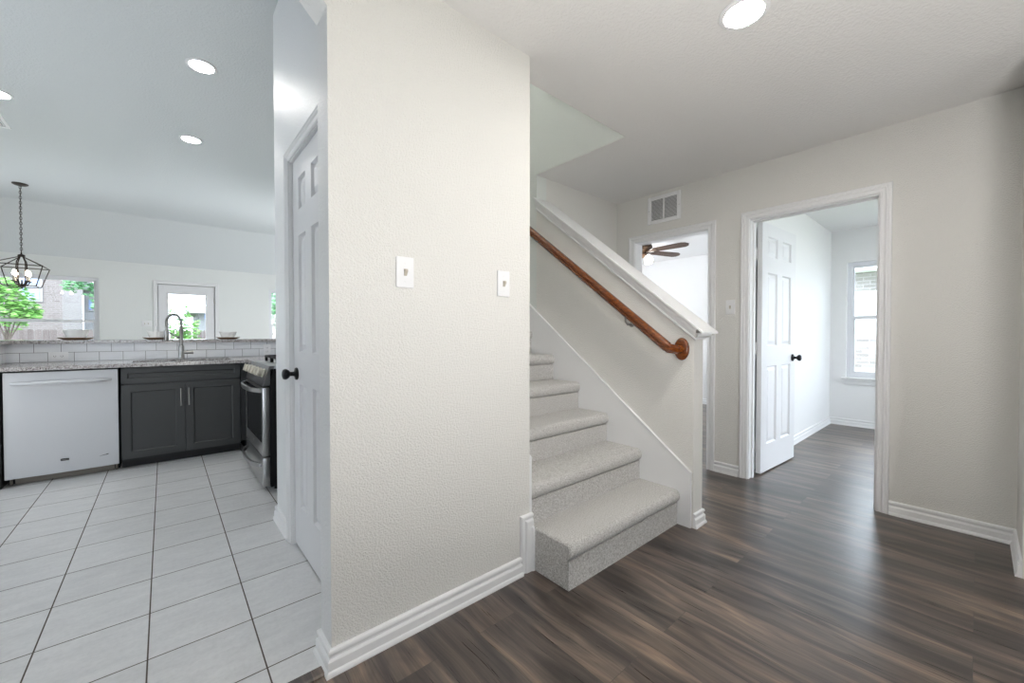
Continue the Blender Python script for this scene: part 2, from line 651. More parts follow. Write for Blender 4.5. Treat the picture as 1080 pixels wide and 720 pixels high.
# floors
struct('floor', B().box((-3.0, -3.7, -0.10), (6.75, 1.40, 0)).box((PX1 - 0.1, 1.40, -0.10), (6.9, 4.95, 0)), M['wood'],
       'dark brown grey wood-look plank floor of the entry and the rooms off it', 'floor')
struct('floor_kitchen', B().box((-3.2, 1.445, -0.10), (PX1 - 0.1, 9.6, 0)).box((PX1 - 0.1, 4.95, -0.10), (3.2, 9.6, 0)), M['tile'],
       'pale grey square ceramic tiles with brown grout in the kitchen', 'floor')
struct('trim_threshold', B().prism([(1.400, -0.05), (1.400, 0.004), (1.406, 0.009), (1.441, 0.009), (1.447, 0.003), (1.447, -0.05)], 0, -2.0, 0.394), M['threshold'],
       'dark threshold strip between the plank floor and the kitchen tiles', 'threshold')

# walls round the entry and stairs
DIA = 0.17
b = B().box((PX0, PY, 0), (PX1, PY + T, CH))
b.prism([(PX0, 2.199), (PX0, 3.2), (-3.0, 3.2), (-3.0, 2.199 + DIA), (PX0 - DIA, 2.199 + DIA)], 1, PY, PY + T)
b.box((PX0, PY, CH), (PX1, PY + T, 3.2))
b.box((-3.0, PY, 0), (-2.0, PY + T, 2.4))
struct('wall_partition', b, M['wall'], 'broad off white textured wall with two light switches between kitchen and stairs', 'wall', smooth=0)

wp = COL.objects['wall_partition']
wp.data.materials.append(M['wall_gloss'])
for p in wp.data.polygons:
    x = p.center.x + wp.location.x
    if p.normal.y > 0.9 or (p.normal.x < -0.5 and x < PX0 + 0.01):
        p.material_index = 1
PXW = 0.516
b = B().box((PXW, PY + T, 2.05), (PXW + T, 2.80, KH + 0.02)).box((PXW, PY + T, 0), (PXW + T, 1.795, 2.05)).box((PXW, 2.412, 0), (PXW + T, 2.80, 2.05))
b.box((PXW + T, 2.70, 0), (1.205, 2.80, KH + 0.02))
struct('wall_pantry', b, M['wall_gloss'], 'satin white wall around the pantry door at the kitchen corner', 'wall', smooth=0)

struct('wall_stair_left', B().box((1.203, PY + T, 0), (PX1, 5.405, 5.0)), M['wall'], 'off white wall between the stairs and the kitchen', 'wall', smooth=0)
b = B().box((XK, YN, 0), (XK + T, 4.9, 5.0)).box((XK, 1.545, CH + 0.006), (XK + T, YN, 5.0))
struct('wall_stair_right', b, M['stair_wall'], 'pale wall rising up the far side of the stairwell', 'wall', smooth=0)
b = B().box((PX1, 4.8, 0), (XK, 4.9, 5.0)).box((1.2, 1.43, 2.81), (XK + T, 1.543, 5.0))
struct('wall_stair_top', b, M['stair_wall'], 'pale end walls of the upper stairwell', 'wall', smooth=0)
SL = 0.803
b = B().prism([(1.078, 0), (YN, 0), (YN, 1.172 + SL * (YN - 1.078)), (1.078, 1.172)], 0, XK, XK + T)
struct('wall_stair', b, M['wall'], 'sloped half wall carrying the handrail beside the carpeted stairs', 'half wall', smooth=0)
struct('wall_nook', B().box((XK + T, YN, 0), (XR + T, YN + T, CH)), M['wall'], 'narrow off white wall behind the stair half wall', 'wall', smooth=0)

D1 = (0.421, 1.172, 2.025)      # office opening: y0, y1, height
D2 = (1.485, 2.182, 2.015)      # bedroom opening
b = B()
b.box((XR, -0.26, 0), (XR + T, D1[0], CH)).box((XR, D1[1], 0), (XR + T, D2[0], CH)).box((XR, D2[1], 0), (XR + T, YN, CH))
b.box((XR, D1[0], D1[2]), (XR + T, D1[1], CH)).box((XR, D2[0], D2[2]), (XR + T, D2[1], CH))
struct('wall_right', b, M['wall'], 'off white textured wall with two cased openings', 'wall', smooth=0)
struct('wall_front', B().box((3.0, -0.26, 0), (XR, -0.145, CH)), M['wall'], 'short off white return wall meeting the wall with openings', 'wall', smooth=0)

# entry space behind the camera
b = B().box((-3.0, -3.7, 0), (-1.6, -3.585, CH)).box((-0.2, -3.7, 0), (3.0, -3.585, CH)).box((-1.6, -3.7, 0), (-0.2, -3.585, 0.9)).box((-1.6, -3.7, 2.1), (-0.2, -3.585, CH))
struct('wall_entry_back', b, M['wall'], smooth=0)
struct('wall_entry_left', B().box((-3.115, -3.7, 0), (-3.0, PY + T, CH)), M['wall'], smooth=0)
struct('wall_entry_right', B().box((3.0, -3.7, 0), (3.115, -0.26, CH)), M['wall'], smooth=0)

# ceilings
b = B().box((-3.1, -3.7, CH), (XR + T, PY, 2.80)).box((1.318, PY, CH), (XR + T, 1.545, 2.80)).box((XK + 0.004, 1.545, CH), (XR + T, YN + T, 2.80))
struct('ceiling', b, M['ceiling'], 'flat textured white ceiling of the entry cut open above the stairs', 'ceiling', smooth=0)
struct('ceiling_stairwell', B().box((1.2, 1.43, 5.0), (XK + T, 4.9, 5.1)), M['ceiling'], smooth=0)
SY = 8.89
b = B().box((-3.2, PY + T, KH), (1.25, SY, 3.25)).box((1.25, 5.3, KH), (3.2, SY, 3.25))
b.prism([(SY, KH), (SY, 3.25), (YB + 0.15, 3.25), (YB + 0.15, 2.363), (YB, 2.363)], 0, -3.2, 3.2)
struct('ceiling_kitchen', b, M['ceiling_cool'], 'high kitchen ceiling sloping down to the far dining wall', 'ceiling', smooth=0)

# kitchen and dining walls
W1 = (-2.95, -0.804, 0.62, 2.067)
DK = (-0.080, 0.738, 2.037)
W3 = (1.621, 2.75, 0.62, 2.06)
b = B()
zt = 2.45
def strip(x0, x1, z0, z1):
    b.box((x0, YB, z0), (x1, YB + 0.15, z1))
strip(-3.2, W1[0], 0, zt); strip(W1[0], W1[1], 0, W1[2]); strip(W1[0], W1[1], W1[3], zt)
strip(W1[1], DK[0], 0, zt); strip(DK[0], DK[1], DK[2], zt); strip(DK[1], W3[0], 0, zt)
strip(W3[0], W3[1], 0, W3[2]); strip(W3[0], W3[1], W3[3], zt); strip(W3[1], 3.2, 0, zt)
struct('wall_dining_back', b, M['dining_wall'], 'far off white dining wall with windows and the patio door', 'wall', smooth=0)
struct('wall_dining_left', B().box((-3.2, PY + T, 0), (-3.085, 2.6, KH + 0.05)).box((-3.2, 3.85, 0), (-3.085, YB, KH + 0.05)).box((-3.2, 2.6, 0), (-3.085, 3.85, 1.0)).box((-3.2, 2.6, 2.05), (-3.085, 3.85, KH + 0.05)), M['wall'], smooth=0)
struct('wall_dining_right', B().box((3.085, 5.3, 0), (3.2, YB, KH + 0.05)).box((1.318, 5.29, 0), (3.2, 5.405, KH + 0.05)), M['wall'], smooth=0)
BZ = 1.052
struct('wall_bar', B().box((-1.115, 5.30, 0), (1.203, 5.415, BZ)).box((-1.115, 4.64, 0), (-1.01, 5.30, BZ)), M['wall'],
       'low wall behind the sink carrying the raised granite bar', 'half wall', smooth=0)
struct('trim_backsplash', B().box((-1.002, 5.29, 0.89), (1.203, 5.30, BZ)).box((-1.01, 4.64, 0.89), (-1.0, 5.30, BZ)), M['subway'],
       'white subway tile backsplash with grey grout behind the sink', 'backsplash', smooth=0)
struct('trim_range_backsplash', B().box((1.193, 2.80, 0.89), (1.203, 5.29, 1.40)), M['subway'], smooth=0)

# office and bedroom shells
XO = 6.457
OW = (-0.80, 1.085, 0.60, 2.03)
b = B()
b.box((XO, -2.0, 0), (XO + 0.15, OW[0], CH)).box((XO, OW[1], 0), (XO + 0.15, 1.36, CH)).box((XO, OW[0], 0), (XO + 0.15, OW[1], OW[2])).box((XO, OW[0], OW[3]), (XO + 0.15, OW[1], CH))
struct('wall_office_back', b, M['office_wall'], 'white office wall with the tall bright window', 'wall', smooth=0)
struct('wall_office_left', B().box((XR + T, 1.244, 0), (XO + 0.3, 1.36, CH)), M['office_wall'], 'brightly lit white office wall behind the open door', 'wall', smooth=0)
struct('wall_office_right', B().box((XR + T, -2.0, 0), (3.9, -1.885, CH)).box((6.1, -2.0, 0), (XO, -1.885, CH)).box((3.9, -2.0, 0), (6.1, -1.885, 0.6)).box((3.9, -2.0, 2.1), (6.1, -1.885, CH)), M['office_wall'], smooth=0)
struct('ceiling_office', B().box((XR + T, -2.0, CH), (XO + 0.3, 1.36, 2.8)), M['office_wall'], 'white office ceiling', 'ceiling', smooth=0)
XF = 6.70
struct('wall_bedroom_back', B().box((XF, 1.36, 0), (XF + T, 4.95, CH)), M['office_wall'], 'white far wall of the room with the ceiling fan', 'wall', smooth=0)
b = B().box((XK + T, 4.8, 0), (4.1, 4.95, CH)).box((6.1, 4.8, 0), (XF + T, 4.95, CH)).box((4.1, 4.8, 0), (6.1, 4.95, 0.5)).box((4.1, 4.8, 2.1), (6.1, 4.95, CH))
struct('wall_bedroom_left', b, M['office_wall'], smooth=0)
struct('wall_bedroom_front', B().box((XR, YN + T, 0), (XR + T, 4.95, CH)), M['office_wall'], smooth=0)
struct('ceiling_bedroom', B().box((XR, 1.36, CH), (XF + T, 4.95, 2.8)), M['office_wall'], 'white ceiling with the fan', 'ceiling', smooth=0)

# ------------------------------------------------------------------ mouldings
BASE = [(0, 0), (0.022, 0), (0.022, 0.006), (0.019, 0.014), (0.0155, 0.019), (0.0155, 0.047), (0.0125, 0.052), (0.0085, 0.056), (0.0075, 0.062), (0.0095, 0.066), (0.0125, 0.068), (0.0130, 0.074), (0.0115, 0.080), (0.007, 0.084), (0, 0.085)]
CASE = [(0, 0), (0, 0.009), (0.004, 0.013), (0.009, 0.013), (0.012, 0.009), (0.026, 0.011), (0.031, 0.017), (0.036, 0.018), (0.039, 0.014), (0.044, 0.014), (0.047, 0.019), (0.056, 0.019), (0.060, 0.014), (0.060, 0)]


def baseboard(name, path, flip, label=None):
    o = struct(name, B().sweep(path, BASE, (0, 0, 1), flip), M['trim'], label, 'baseboard' if label else None, smooth=12)
    return o


# partition: wraps the wall end, runs along the face and turns up beside the first step
b = B().sweep([(PXW - 0.06, PY + T, 0), (PX0, PY + T, 0), (PX0, PY, 0), (1.262, PY, 0)], BASE, (0, 0, 1), 1)
struct('baseboard_partition', b, M['trim'], 'white baseboard along the foot of the wall with two switches', 'baseboard', smooth=12)
b = B().sweep([(1.2555, PY, 0.0), (1.2555, PY, 0.276), (1.333, PY, 0.276)], [(-(0.0785 - v * 0.92), u) for u, v in BASE], (0, -1, 0), -1)
struct('trim_stair_plinth', b, M['trim'], 'upright white moulding ending the baseboard beside the first stair', 'trim', smooth=12)
baseboard('baseboard_pantry', [(PXW + T, 2.80, 0), (PXW, 2.80, 0), (PXW, 2.474, 0)], 1, 'short white baseboard beyond the pantry door')
baseboard('baseboard_newel', [(XK, 1.078, 0), (XK + T, 1.078, 0), (XK + T, YN, 0), (XR, YN, 0)], 1, 'white baseboard around the end of the stair half wall')
baseboard('baseboard_between_doors', [(XR, D1[1] + 0.062, 0), (XR, D2[0] - 0.062, 0)], -1, 'short white baseboard between the two cased openings')
baseboard('baseboard_right', [(3.0, -0.145, 0), (XR, -0.145, 0), (XR, D1[0] - 0.062, 0)], -1, 'white baseboard along the right wall and its return')
baseboard('baseboard_office', [(XR + T, 1.244, 0), (XO, 1.244, 0), (XO, -1.885, 0)], 1, 'white baseboard around the bright office')
baseboard('baseboard_bedroom', [(XR + T, 1.36, 0), (XF, 1.36, 0), (XF, 4.8, 0)], -1, 'white baseboard in the room with the ceiling fan')


def casing(name, axis, plane, n, y0, y1, h, label, depth):
    """cased opening in a wall of constant x: face moulding, jamb lining"""
    t = thing(name, label, 'door casing', (plane, (y0 + y1) / 2, 0), kind='structure')
    b = B().sweep([(plane, y0, 0), (plane, y0, h), (plane, y1, h), (plane, y1, 0)], CASE, (n, 0, 0), -n * 1.0)
    put('face_moulding', b, M['trim'], t, True, 12)
    b = B().sweep([(plane - n * depth, y0, 0), (plane - n * depth, y0, h), (plane - n * depth, y1, h), (plane - n * depth, y1, 0)], CASE, (-n, 0, 0), n * 1.0)
    put('face_moulding', b, M['trim'], t, True, 12)
    b = B()
    x0, x1 = sorted((plane + n * 0.002, plane - n * (depth + 0.002)))
    e = 0.018
    b.box((x0, y0 - e + 0.006, 0), (x1, y0 + 0.006, h - 0.006)).box((x0, y1 - 0.006, 0), (x1, y1 + e - 0.006, h - 0.006)).box((x0, y0 - e + 0.006, h - 0.006), (x1, y1 + e - 0.006, h + e - 0.006))
    put('jamb', b, M['trim'], t, True)
    return t


c1 = casing('trim_1', 0, XR, -1, D1[0], D1[1], D1[2], 'white casing around the opening to the bright office', T)
b = B()
xs = (XR + 0.050, XR + 0.078)
b.box((xs[0], D1[0] + 0.006, 0), (xs[1], D1[0] + 0.016, D1[2] - 0.018)).box((xs[0], D1[1] - 0.016, 0), (xs[1], D1[1] - 0.006, D1[2] - 0.018)).box((xs[0], D1[0] + 0.006, D1[2] - 0.018), (xs[1], D1[1] - 0.006, D1[2] - 0.006))
put('door_stop', b, M['trim'], c1, True)
c2 = casing('trim_2', 0, XR, -1, D2[0], D2[1], D2[2], 'white casing around the opening behind the stair half wall', T)
PD = (1.797, 2.410, 2.048)
casing('trim_3', 0, PXW, -1, PD[0], PD[1], PD[2], 'white casing around the closed pantry door', T)


# ------------------------------------------------------------------ doors
def panel_face(b, xs, zs, panels, y, sgn, steps):
    """one moulded face in the plane y: xs, zs are the cell breaks, panels the cells that are sunk and raised"""
    bm = b.bm
    def q(pts):
        f = [bm.verts.new(p) for p in pts]
        bm.faces.new(f if sgn > 0 else f[::-1])
    for i in range(len(xs) - 1):
        for j in range(len(zs) - 1):
            r = [xs[i], xs[i + 1], zs[j], zs[j + 1]]
            if (i, j) in panels:
                cur, d = r, 0.0
                for ins, dep in steps:
                    nx = [r[0] + ins, r[1] - ins, r[2] + ins, r[3] - ins]
                    A = [(cur[0], y + sgn * d, cur[2]), (cur[1], y + sgn * d, cur[2]), (cur[1], y + sgn * d, cur[3]), (cur[0], y + sgn * d, cur[3])]
                    C = [(nx[0], y + sgn * dep, nx[2]), (nx[1], y + sgn * dep, nx[2]), (nx[1], y + sgn * dep, nx[3]), (nx[0], y + sgn * dep, nx[3])]
                    for k in range(4):
                        l = (k + 1) % 4
                        q([A[k], A[l], C[l], C[k]])
                    cur, d = nx, dep
                q([(cur[0], y + sgn * d, cur[2]), (cur[1], y + sgn * d, cur[2]), (cur[1], y + sgn * d, cur[3]), (cur[0], y + sgn * d, cur[3])])
            else:
                q([(r[0], y, r[2]), (r[1], y, r[2]), (r[1], y, r[3]), (r[0], y, r[3])])


def slab(b, xs, zs, panels, t, steps, back=True):
    """panelled slab, front face at y=0, back at y=t"""
    panel_face(b, xs, zs, panels, 0.0, 1, steps)
    if back:
        panel_face(b, xs, zs, panels, t, -1, steps)
    bm = b.bm
    x0, x1, z0, z1 = xs[0], xs[-1], zs[0], zs[-1]
    quads = [((x0, 0, z0), (x1, 0, z0), (x1, t, z0), (x0, t, z0)), ((x0, 0, z1), (x1, 0, z1), (x1, t, z1), (x0, t, z1)),
             ((x0, 0, z0), (x0, 0, z1), (x0, t, z1), (x0, t, z0)), ((x1, 0, z0), (x1, 0, z1), (x1, t, z1), (x1, t, z0))]
    if not back:
        quads.append(((x0, t, z0), (x1, t, z0), (x1, t, z1), (x0, t, z1)))
    for f in quads:
        bm.faces.new([bm.verts.new(p) for p in f])
    bmesh.ops.remove_doubles(bm, verts=bm.verts, dist=0.0002)
    return b


SIX_STEPS = [(0.008, 0.014), (0.015, 0.015), (0.040, 0.004)]


def six_panel(w, h, t=0.035):
    st = 0.112; mu = 0.105
    pw = (w - 2 * st - mu) / 2
    xs = [0, st, st + pw, st + pw + mu, w - st, w]
    zs = [0.012, 0.234, 0.874, 1.040, 1.638, 1.770, 1.932, h]
    pan = {(i, j) for i in (1, 3) for j in (1, 3, 5)}
    return slab(B(), xs, zs, pan, t, SIX_STEPS)


def knob(parent, c, axis):
    ax = Vector(axis)
    k = put('door_knob', B().lathe([(0.0, 0.0), (0.031, 0.0), (0.033, 0.004), (0.030, 0.010), (0.014, 0.014), (0.011, 0.020), (0.011, 0.034), (0.020, 0.040),
                                    (0.027, 0.050), (0.028, 0.058), (0.024, 0.067), (0.012, 0.071), (0.0, 0.072)], c, axis, 28), M['black_metal'], parent, False, 50)
    k['label'] = 'round black door knob'
    return k


# pantry door: closed, knob towards the kitchen
pd = thing('door_1', 'closed white six panel pantry door with a black knob', 'door', (PXW + 0.012, PD[0] + 0.007, 0), R(90), kind='structure')
put('door_leaf', six_panel(PD[1] - PD[0] - 0.014, 2.040), M['door'], pd, False, 5)
pd.rotation_euler = (0, 0, R(90))
# local +y must point into the pantry (+x): mirror by rotating the leaf half a turn
for ch in pd.children:
    ch.rotation_euler = (0, 0, R(180)); ch.location = (PD[1] - PD[0] - 0.014, 0, 0)
knob(pd, (PD[1] - PD[0] - 0.014 - 0.065, 0.0, 0.925), (0, 1, 0))

# office door: swung open into the office
LEAF = 0.735
od = thing('door_2', 'open white six panel door leading into the bright office', 'door', (3.622, 1.136, 0), R(-3.2), kind='structure')
put('door_leaf', six_panel(LEAF, 2.035), M['door'], od, False, 5)
knob(od, (LEAF - 0.065, 0.0, 0.925), (0, -1, 0))
knob(od, (LEAF - 0.065, 0.035, 0.925), (0, 1, 0))
for z in (0.23, 1.02, 1.78):
    hb = B().cyl((-0.008, 0.040, z - 0.045), (-0.008, 0.040, z + 0.045), 0.0065, n=12).box((-0.008, 0.036, z - 0.044), (0.0, 0.040, z + 0.044))
    hb.box((-0.040, 0.0395, z - 0.044), (-0.008, 0.042, z + 0.044))
    h = put('hinge', hb, M['hinge'], od)
    h['label'] = 'satin metal hinge'

# patio door in the dining wall
bd = thing('door_3', 'white patio door with one tall glass pane in the dining wall', 'door', (0.33, YB, 0), kind='structure')
b = B().sweep([(DK[0], YB, 0), (DK[0], YB, DK[2]), (DK[1], YB, DK[2]), (DK[1], YB, 0)], CASE, (0, -1, 0), -1)
put('face_moulding', b, M['trim'], bd, True, 12)
b = B()
x0, x1, z0, z1, y0, y1 = -0.071, 0.729, 0.015, 2.027, YB + 0.03, YB + 0.075
gx0, gx1, gz0, gz1 = 0.068, 0.596, 0.25, 1.866
b.box((x0, y0, z0), (gx0, y1, z1)).box((gx1, y0, z0), (x1, y1, z1)).box((gx0, y0, z0), (gx1, y1, gz0)).box((gx0, y0, gz1), (gx1, y1, z1))
put('door_leaf', b, M['door'], bd, True)
b = B().box((DK[0], YB + 0.076, 0), (x0 + 0.012, YB + 0.14, z1 - 0.012)).box((x1 - 0.012, YB + 0.076, 0), (DK[1], YB + 0.14, z1 - 0.012)).box((DK[0], YB + 0.076, z1 - 0.012), (DK[1], YB + 0.14, DK[2]))
put('jamb', b, M['trim'], bd, True)
b = B().sweep([(gx0, y0, gz0), (gx0, y0, gz1), (gx1, y0, gz1), (gx1, y0, gz0)], [(0, 0), (0, 0.010), (0.022, 0.006), (0.026, 0)], (0, -1, 0), -1, closed=True)
put('glass_moulding', b, M['door'], bd, True)
put('pane', B().box((gx0, y0 + 0.018, gz0), (gx1, y0 + 0.024, gz1)), M['glass'], bd, True)
for z in (0.25, 1.0, 1.78):
    put('hinge', B().cyl((x1 + 0.002, y0 - 0.004, z - 0.05), (x1 + 0.002, y0 - 0.004, z + 0.05), 0.008, n=10), M['hinge'], bd, True)

# ------------------------------------------------------------------ windows
def window(name, label, axis, plane, lo, hi, z0, z1, out, rail_z, splits=(), stool=False):
    """axis 0: wall of constant x, axis 1: wall of constant y; out = +1 outdoors side"""
    def P(u, d, z):
        return (plane + out * d, u, z) if axis == 0 else (u, plane + out * d, z)
    def bx(bb, u0, u1, d0, d1, za, zb, bev=0.0):
        a, c = P(u0, d0, za), P(u1, d1, zb)
        bb.box([min(a[i], c[i]) for i in range(3)], [max(a[i], c[i]) for i in range(3)], bev)
    mid = P((lo + hi) / 2, 0, z0)
    t = thing(name, label, 'window', mid, kind='structure')
    edges = [lo] + list(splits) + [hi]
    f = B()
    fw = 0.045
    bx(f, lo, lo + fw, 0.06, 0.13, z0 + fw, z1 - fw); bx(f, hi - fw, hi, 0.06, 0.13, z0 + fw, z1 - fw)
    bx(f, lo, hi, 0.06, 0.13, z1 - fw, z1); bx(f, lo, hi, 0.06, 0.13, z0, z0 + fw)
    for s in splits:
        bx(f, s - 0.045, s + 0.045, 0.055, 0.128, z0 + fw, z1 - fw)
    put('window_frame', f, M['vinyl'], t, True)
    for a, c in zip(edges, edges[1:]):
        a2 = a + (0.045 if a != lo else fw); c2 = c - (0.045 if c != hi else fw)
        s = B()
        sw = 0.030
        bx(s, a2, c2, 0.055, 0.09, rail_z - 0.022, rail_z + 0.022)
        bx(s, a2, a2 + sw, 0.065, 0.09, z0 + fw + sw, rail_z - 0.022); bx(s, c2 - sw, c2, 0.065, 0.09, z0 + fw + sw, rail_z - 0.022); bx(s, a2, c2, 0.065, 0.09, z0 + fw, z0 + fw + sw)
        bx(s, a2, a2 + 0.02, 0.0905, 0.115, rail_z, z1 - fw - 0.02); bx(s, c2 - 0.02, c2, 0.0905, 0.115, rail_z, z1 - fw - 0.02); bx(s, a2, c2, 0.0905, 0.115, z1 - fw - 0.02, z1 - fw)
        put('sash', s, M['vinyl'], t, True)
        g = B()
        bx(g, a2 + sw, c2 - sw, 0.075, 0.080, z0 + fw + sw, rail_z - 0.02)
        bx(g, a2 + 0.02, c2 - 0.02, 0.100, 0.105, rail_z + 0.02, z1 - fw - 0.02)
        put('pane', g, M['glass'], t, True)
    if stool:
        s = B()
        bx(s, lo - 0.04, hi + 0.04, -0.035, 0.06, z0 - 0.022, z0 + 0.002, 0.006)
        put('window_stool', s, M['trim'], t, True)
        s = B()
        bx(s, lo - 0.015, hi + 0.015, -0.016, 0.001, z0 - 0.085, z0 - 0.022, 0.004)
        bx(s, lo - 0.012, hi + 0.012, -0.024, 0.001, z0 - 0.045, z0 - 0.022, 0.004)
        put('apron', s, M['trim'], t, True)
    return t


window('window_1', 'tall office window with a white sill above the dark floor', 0, XO, OW[0], OW[1], OW[2], OW[3], 1, 1.345, splits=(0.14,), stool=True)
window('window_2', 'wide dining window behind the hanging lantern', 1, YB, W1[0], W1[1], W1[2], W1[3], 1, 1.355)
window('window_3', 'dining window beyond the patio door, mostly hidden by the pantry wall', 1, YB, W3[0], W3[1], W3[2], W3[3], 1, 1.335)
window('added_window_4', 'added bedroom window out of view, letting in daylight', 1, 4.8, 4.1, 6.1, 0.5, 2.1, 1, 1.3, splits=(5.1,))  # unseen window put in to light the bedroom
window('added_window_6', 'added office side window out of view, brightening the office', 1, -1.885, 3.9, 6.1, 0.6, 2.1, -1, 1.35, splits=(5.0,))  # unseen, added so daylight reaches the far office wall
window('added_window_5', 'added entry window behind the viewpoint, letting in daylight', 1, -3.585, -1.6, -0.2, 0.9, 2.1, -1, 1.5)  # added daylight opening for the entry, never in view
window('added_window_7', 'added window out of view beside the kitchen, lighting the pantry wall', 0, -3.085, 2.6, 3.85, 1.0, 2.05, -1, 1.5)  # added unseen opening that sends daylight onto the pantry wall

# ------------------------------------------------------------------ stairs
RISE, RUN, NOSE0, TOP0 = 0.1925, 0.2535, 1.150, 0.205
SX0, SX1 = 1.335, 2.312
st = thing('staircase', 'carpeted staircase climbing between the switch wall and the sloped half wall', 'stairs', (1.82, 1.16, 0))


def step_profile(y0, z0, z1, y1, over=0.016):
    ym, zm, rz, ry = y0 + 0.030, z1 - 0.037, 0.037, 0.030
    p = [(y0 + over, z0), (y0 + over, z1 - 0.076)]
    for k in range(9):
        a = -math.pi / 2 - math.pi * k / 8
        p.append((ym + ry * math.cos(a), zm + rz * math.sin(a)))
    p += [(y1, z1), (y1, z0)]
    return p


for i in range(11):
    y0 = NOSE0 + RUN * i
    z1 = TOP0 + RISE * i
    z0 = 0.0 if i == 0 else z1 - RISE - 0.002
    y1 = y0 + RUN + 0.02
    if i == 0:
        pr = step_profile(y0, z0, z1, y1)
        b = B().prism(pr, 0, SX0, SX1)
        es = [e for e in b.bm.edges if all(abs(v.co.x - SX0) < 1e-5 for v in e.verts) and min(v.co.z for v in e.verts) > z1 - 0.077 and max(v.co.z for v in e.verts) > z1 - 0.073 and min(v.co.y for v in e.verts) < y1 - 0.001]
        bmesh.ops.bevel(b.bm, geom=es, offset=0.012, segments=3, affect='EDGES', profile=0.5)
    else:
        b = B().prism(step_profile(y0, z0, z1, y1), 0, SX0, SX1)
    put('step', b, M['carpet'], st, True, 40)
b = B()
def sk(y): return 0.321 + 0.772 * (y - 1.087)
b.prism([(1.087, 0), (1.087, sk(1.087)), (4.0, sk(4.0)), (4.0, sk(4.0) - 0.9), (1.9, 0)], 0, SX1, XK - 0.0006)
s1 = put('skirt_board', b, M['trim'], st, True, 25)
b = B().prism([(PY + 0.002, 0.20), (PY + 0.002, 0.54), (4.0, 0.54 + 0.772 * 2.6), (4.0, 1.5), (2.0, 0.2)], 0, PX1 + 0.0006, SX0 - 0.0003)
put('skirt_board', b, M['trim'], st, True, 25)
b = B()
b.prism([(1.084, sk(1.087) - 0.002), (1.084, sk(1.087) + 0.005), (4.0, sk(4.0) + 0.008), (4.0, sk(4.0) - 0.001)], 0, SX1 - 0.004, XK - 0.0006)
put('skirt_cap', b, M['trim'], st, True, 25)

# cap on the half wall
ct = thing('trim_stair_cap', 'white moulded cap running up the sloped stair half wall', 'wall cap', (XK + T / 2, 1.01, 1.13), kind='structure')
YF = 1.010
def cz(y): return 1.147 + SL * (y - YF)
b = B().prism([(YF, cz(YF)), (YF, cz(YF) - 0.012), (YN - 0.001, cz(YN) - 0.014), (YN - 0.001, cz(YN))], 0, XK - 0.044, XK + T + 0.044)
put('cap_board', b, M['trim'], ct, True, 0)
def side_mould(x_wall, sgn, name):
    prof = [(0.000, -0.013), (0.028, -0.013), (0.027, -0.026), (0.020, -0.030), (0.019, -0.050), (0.016, -0.064), (0.007, -0.070), (0.006, -0.082), (0.014, -0.084), (0.016, -0.091), (0.012, -0.098), (0, -0.100)]
    y0 = 1.078 - 0.0
    r = []
    for y in (y0, YN - 0.001):
        r.append([(x_wall + sgn * d, y - (d if y == y0 else 0), cz(y - (d if y == y0 else 0)) + z) for d, z in prof])
    put(name, B().rings(r), M['trim'], ct, True, 0)
side_mould(XK, -1, 'side_moulding')
side_mould(XK + T, 1, 'side_moulding')
prof = [(0, 0), (0.006, 0), (0.010, 0.006), (0.010, 0.012), (0.018, 0.016), (0.030, 0.026), (0.036, 0.034), (0.036, 0.06), (0, 0.06)]
b = B()
b.rings([[(XK - d, 1.078 - d, 1.103 + z * 0.62) for d, z in prof], [(XK + T + d, 1.078 - d, 1.103 + z * 0.62) for d, z in prof]])
put('end_moulding', b, M['trim'], ct, True, 25)

# handrail
hr = thing('handrail', 'glossy cherry wood handrail fixed to the half wall of the stairs', 'handrail', (2.25, 1.2, 1.05))
RS = 0.772
def rail_ring(p, d):
    d = Vector(d).normalized()
    sx = Vector((1, 0, 0))
    up = sx.cross(d) * -1 if sx.cross(d).z < 0 else sx.cross(d)
    side = d.cross(up)
    out = []
    for k in range(32):
        a = 2 * math.pi * k / 32
        u, v = math.cos(a), math.sin(a)
        w = 0.030 if v > 0.05 else (0.020 if v > -0.35 else 0.027)
        out.append(Vector(p) + side * (w * u) + up * (0.032 * v))
    return out
XH = 2.249
pa = Vector((XH, 1.205, 1.060))
pb = Vector((XH, 3.75, 1.060 + RS * (3.75 - 1.205)))
put('rail', B().rings([rail_ring(pa, (pb - pa)), rail_ring(pb, (pb - pa))]), M['cherry'], hr, True, 50)
wall_c = Vector((XK, 1.150, 1.045))
b = B().tube([pa + Vector((0, 0.020, 0.015)), pa + Vector((0.004, -0.012, -0.010)), pa + Vector((0.030, -0.038, -0.016)), wall_c - Vector((0.012, 0, 0))], [0.031, 0.031, 0.028, 0.027], 8)
put('rail_return', b, M['cherry'], hr, True, 25)
b = B().lathe([(0, 0), (0.066, 0), (0.067, 0.008), (0.062, 0.016), (0.048, 0.021), (0.03, 0.022), (0, 0.022)], (XK, 1.150, 1.045), (-1, 0, 0), 36)
bmesh.ops.transform(b.bm, matrix=Matrix.Translation((0, 1.150, 0)) @ Matrix.Diagonal((1, 0.68, 1, 1)) @ Matrix.Translation((0, -1.150, 0)), verts=b.bm.verts)
put('rosette', b, M['cherry'], hr, True, 40)
for yb in (1.49, 2.55, 3.4):
    zr = 1.060 + RS * (yb - 1.205)
    b = B().lathe([(0, 0), (0.016, 0), (0.016, 0.004), (0, 0.005)], (XK, yb - 0.0, zr - 0.085), (-1, 0, 0), 16)
    b.tube([(XK - 0.004, yb, zr - 0.085), (XK - 0.05, yb, zr - 0.085), (XH + 0.005, yb, zr - 0.065), (XH, yb, zr - 0.022)], 0.006, 10)
    k = put('bracket', b, M['nickel'], hr, True)

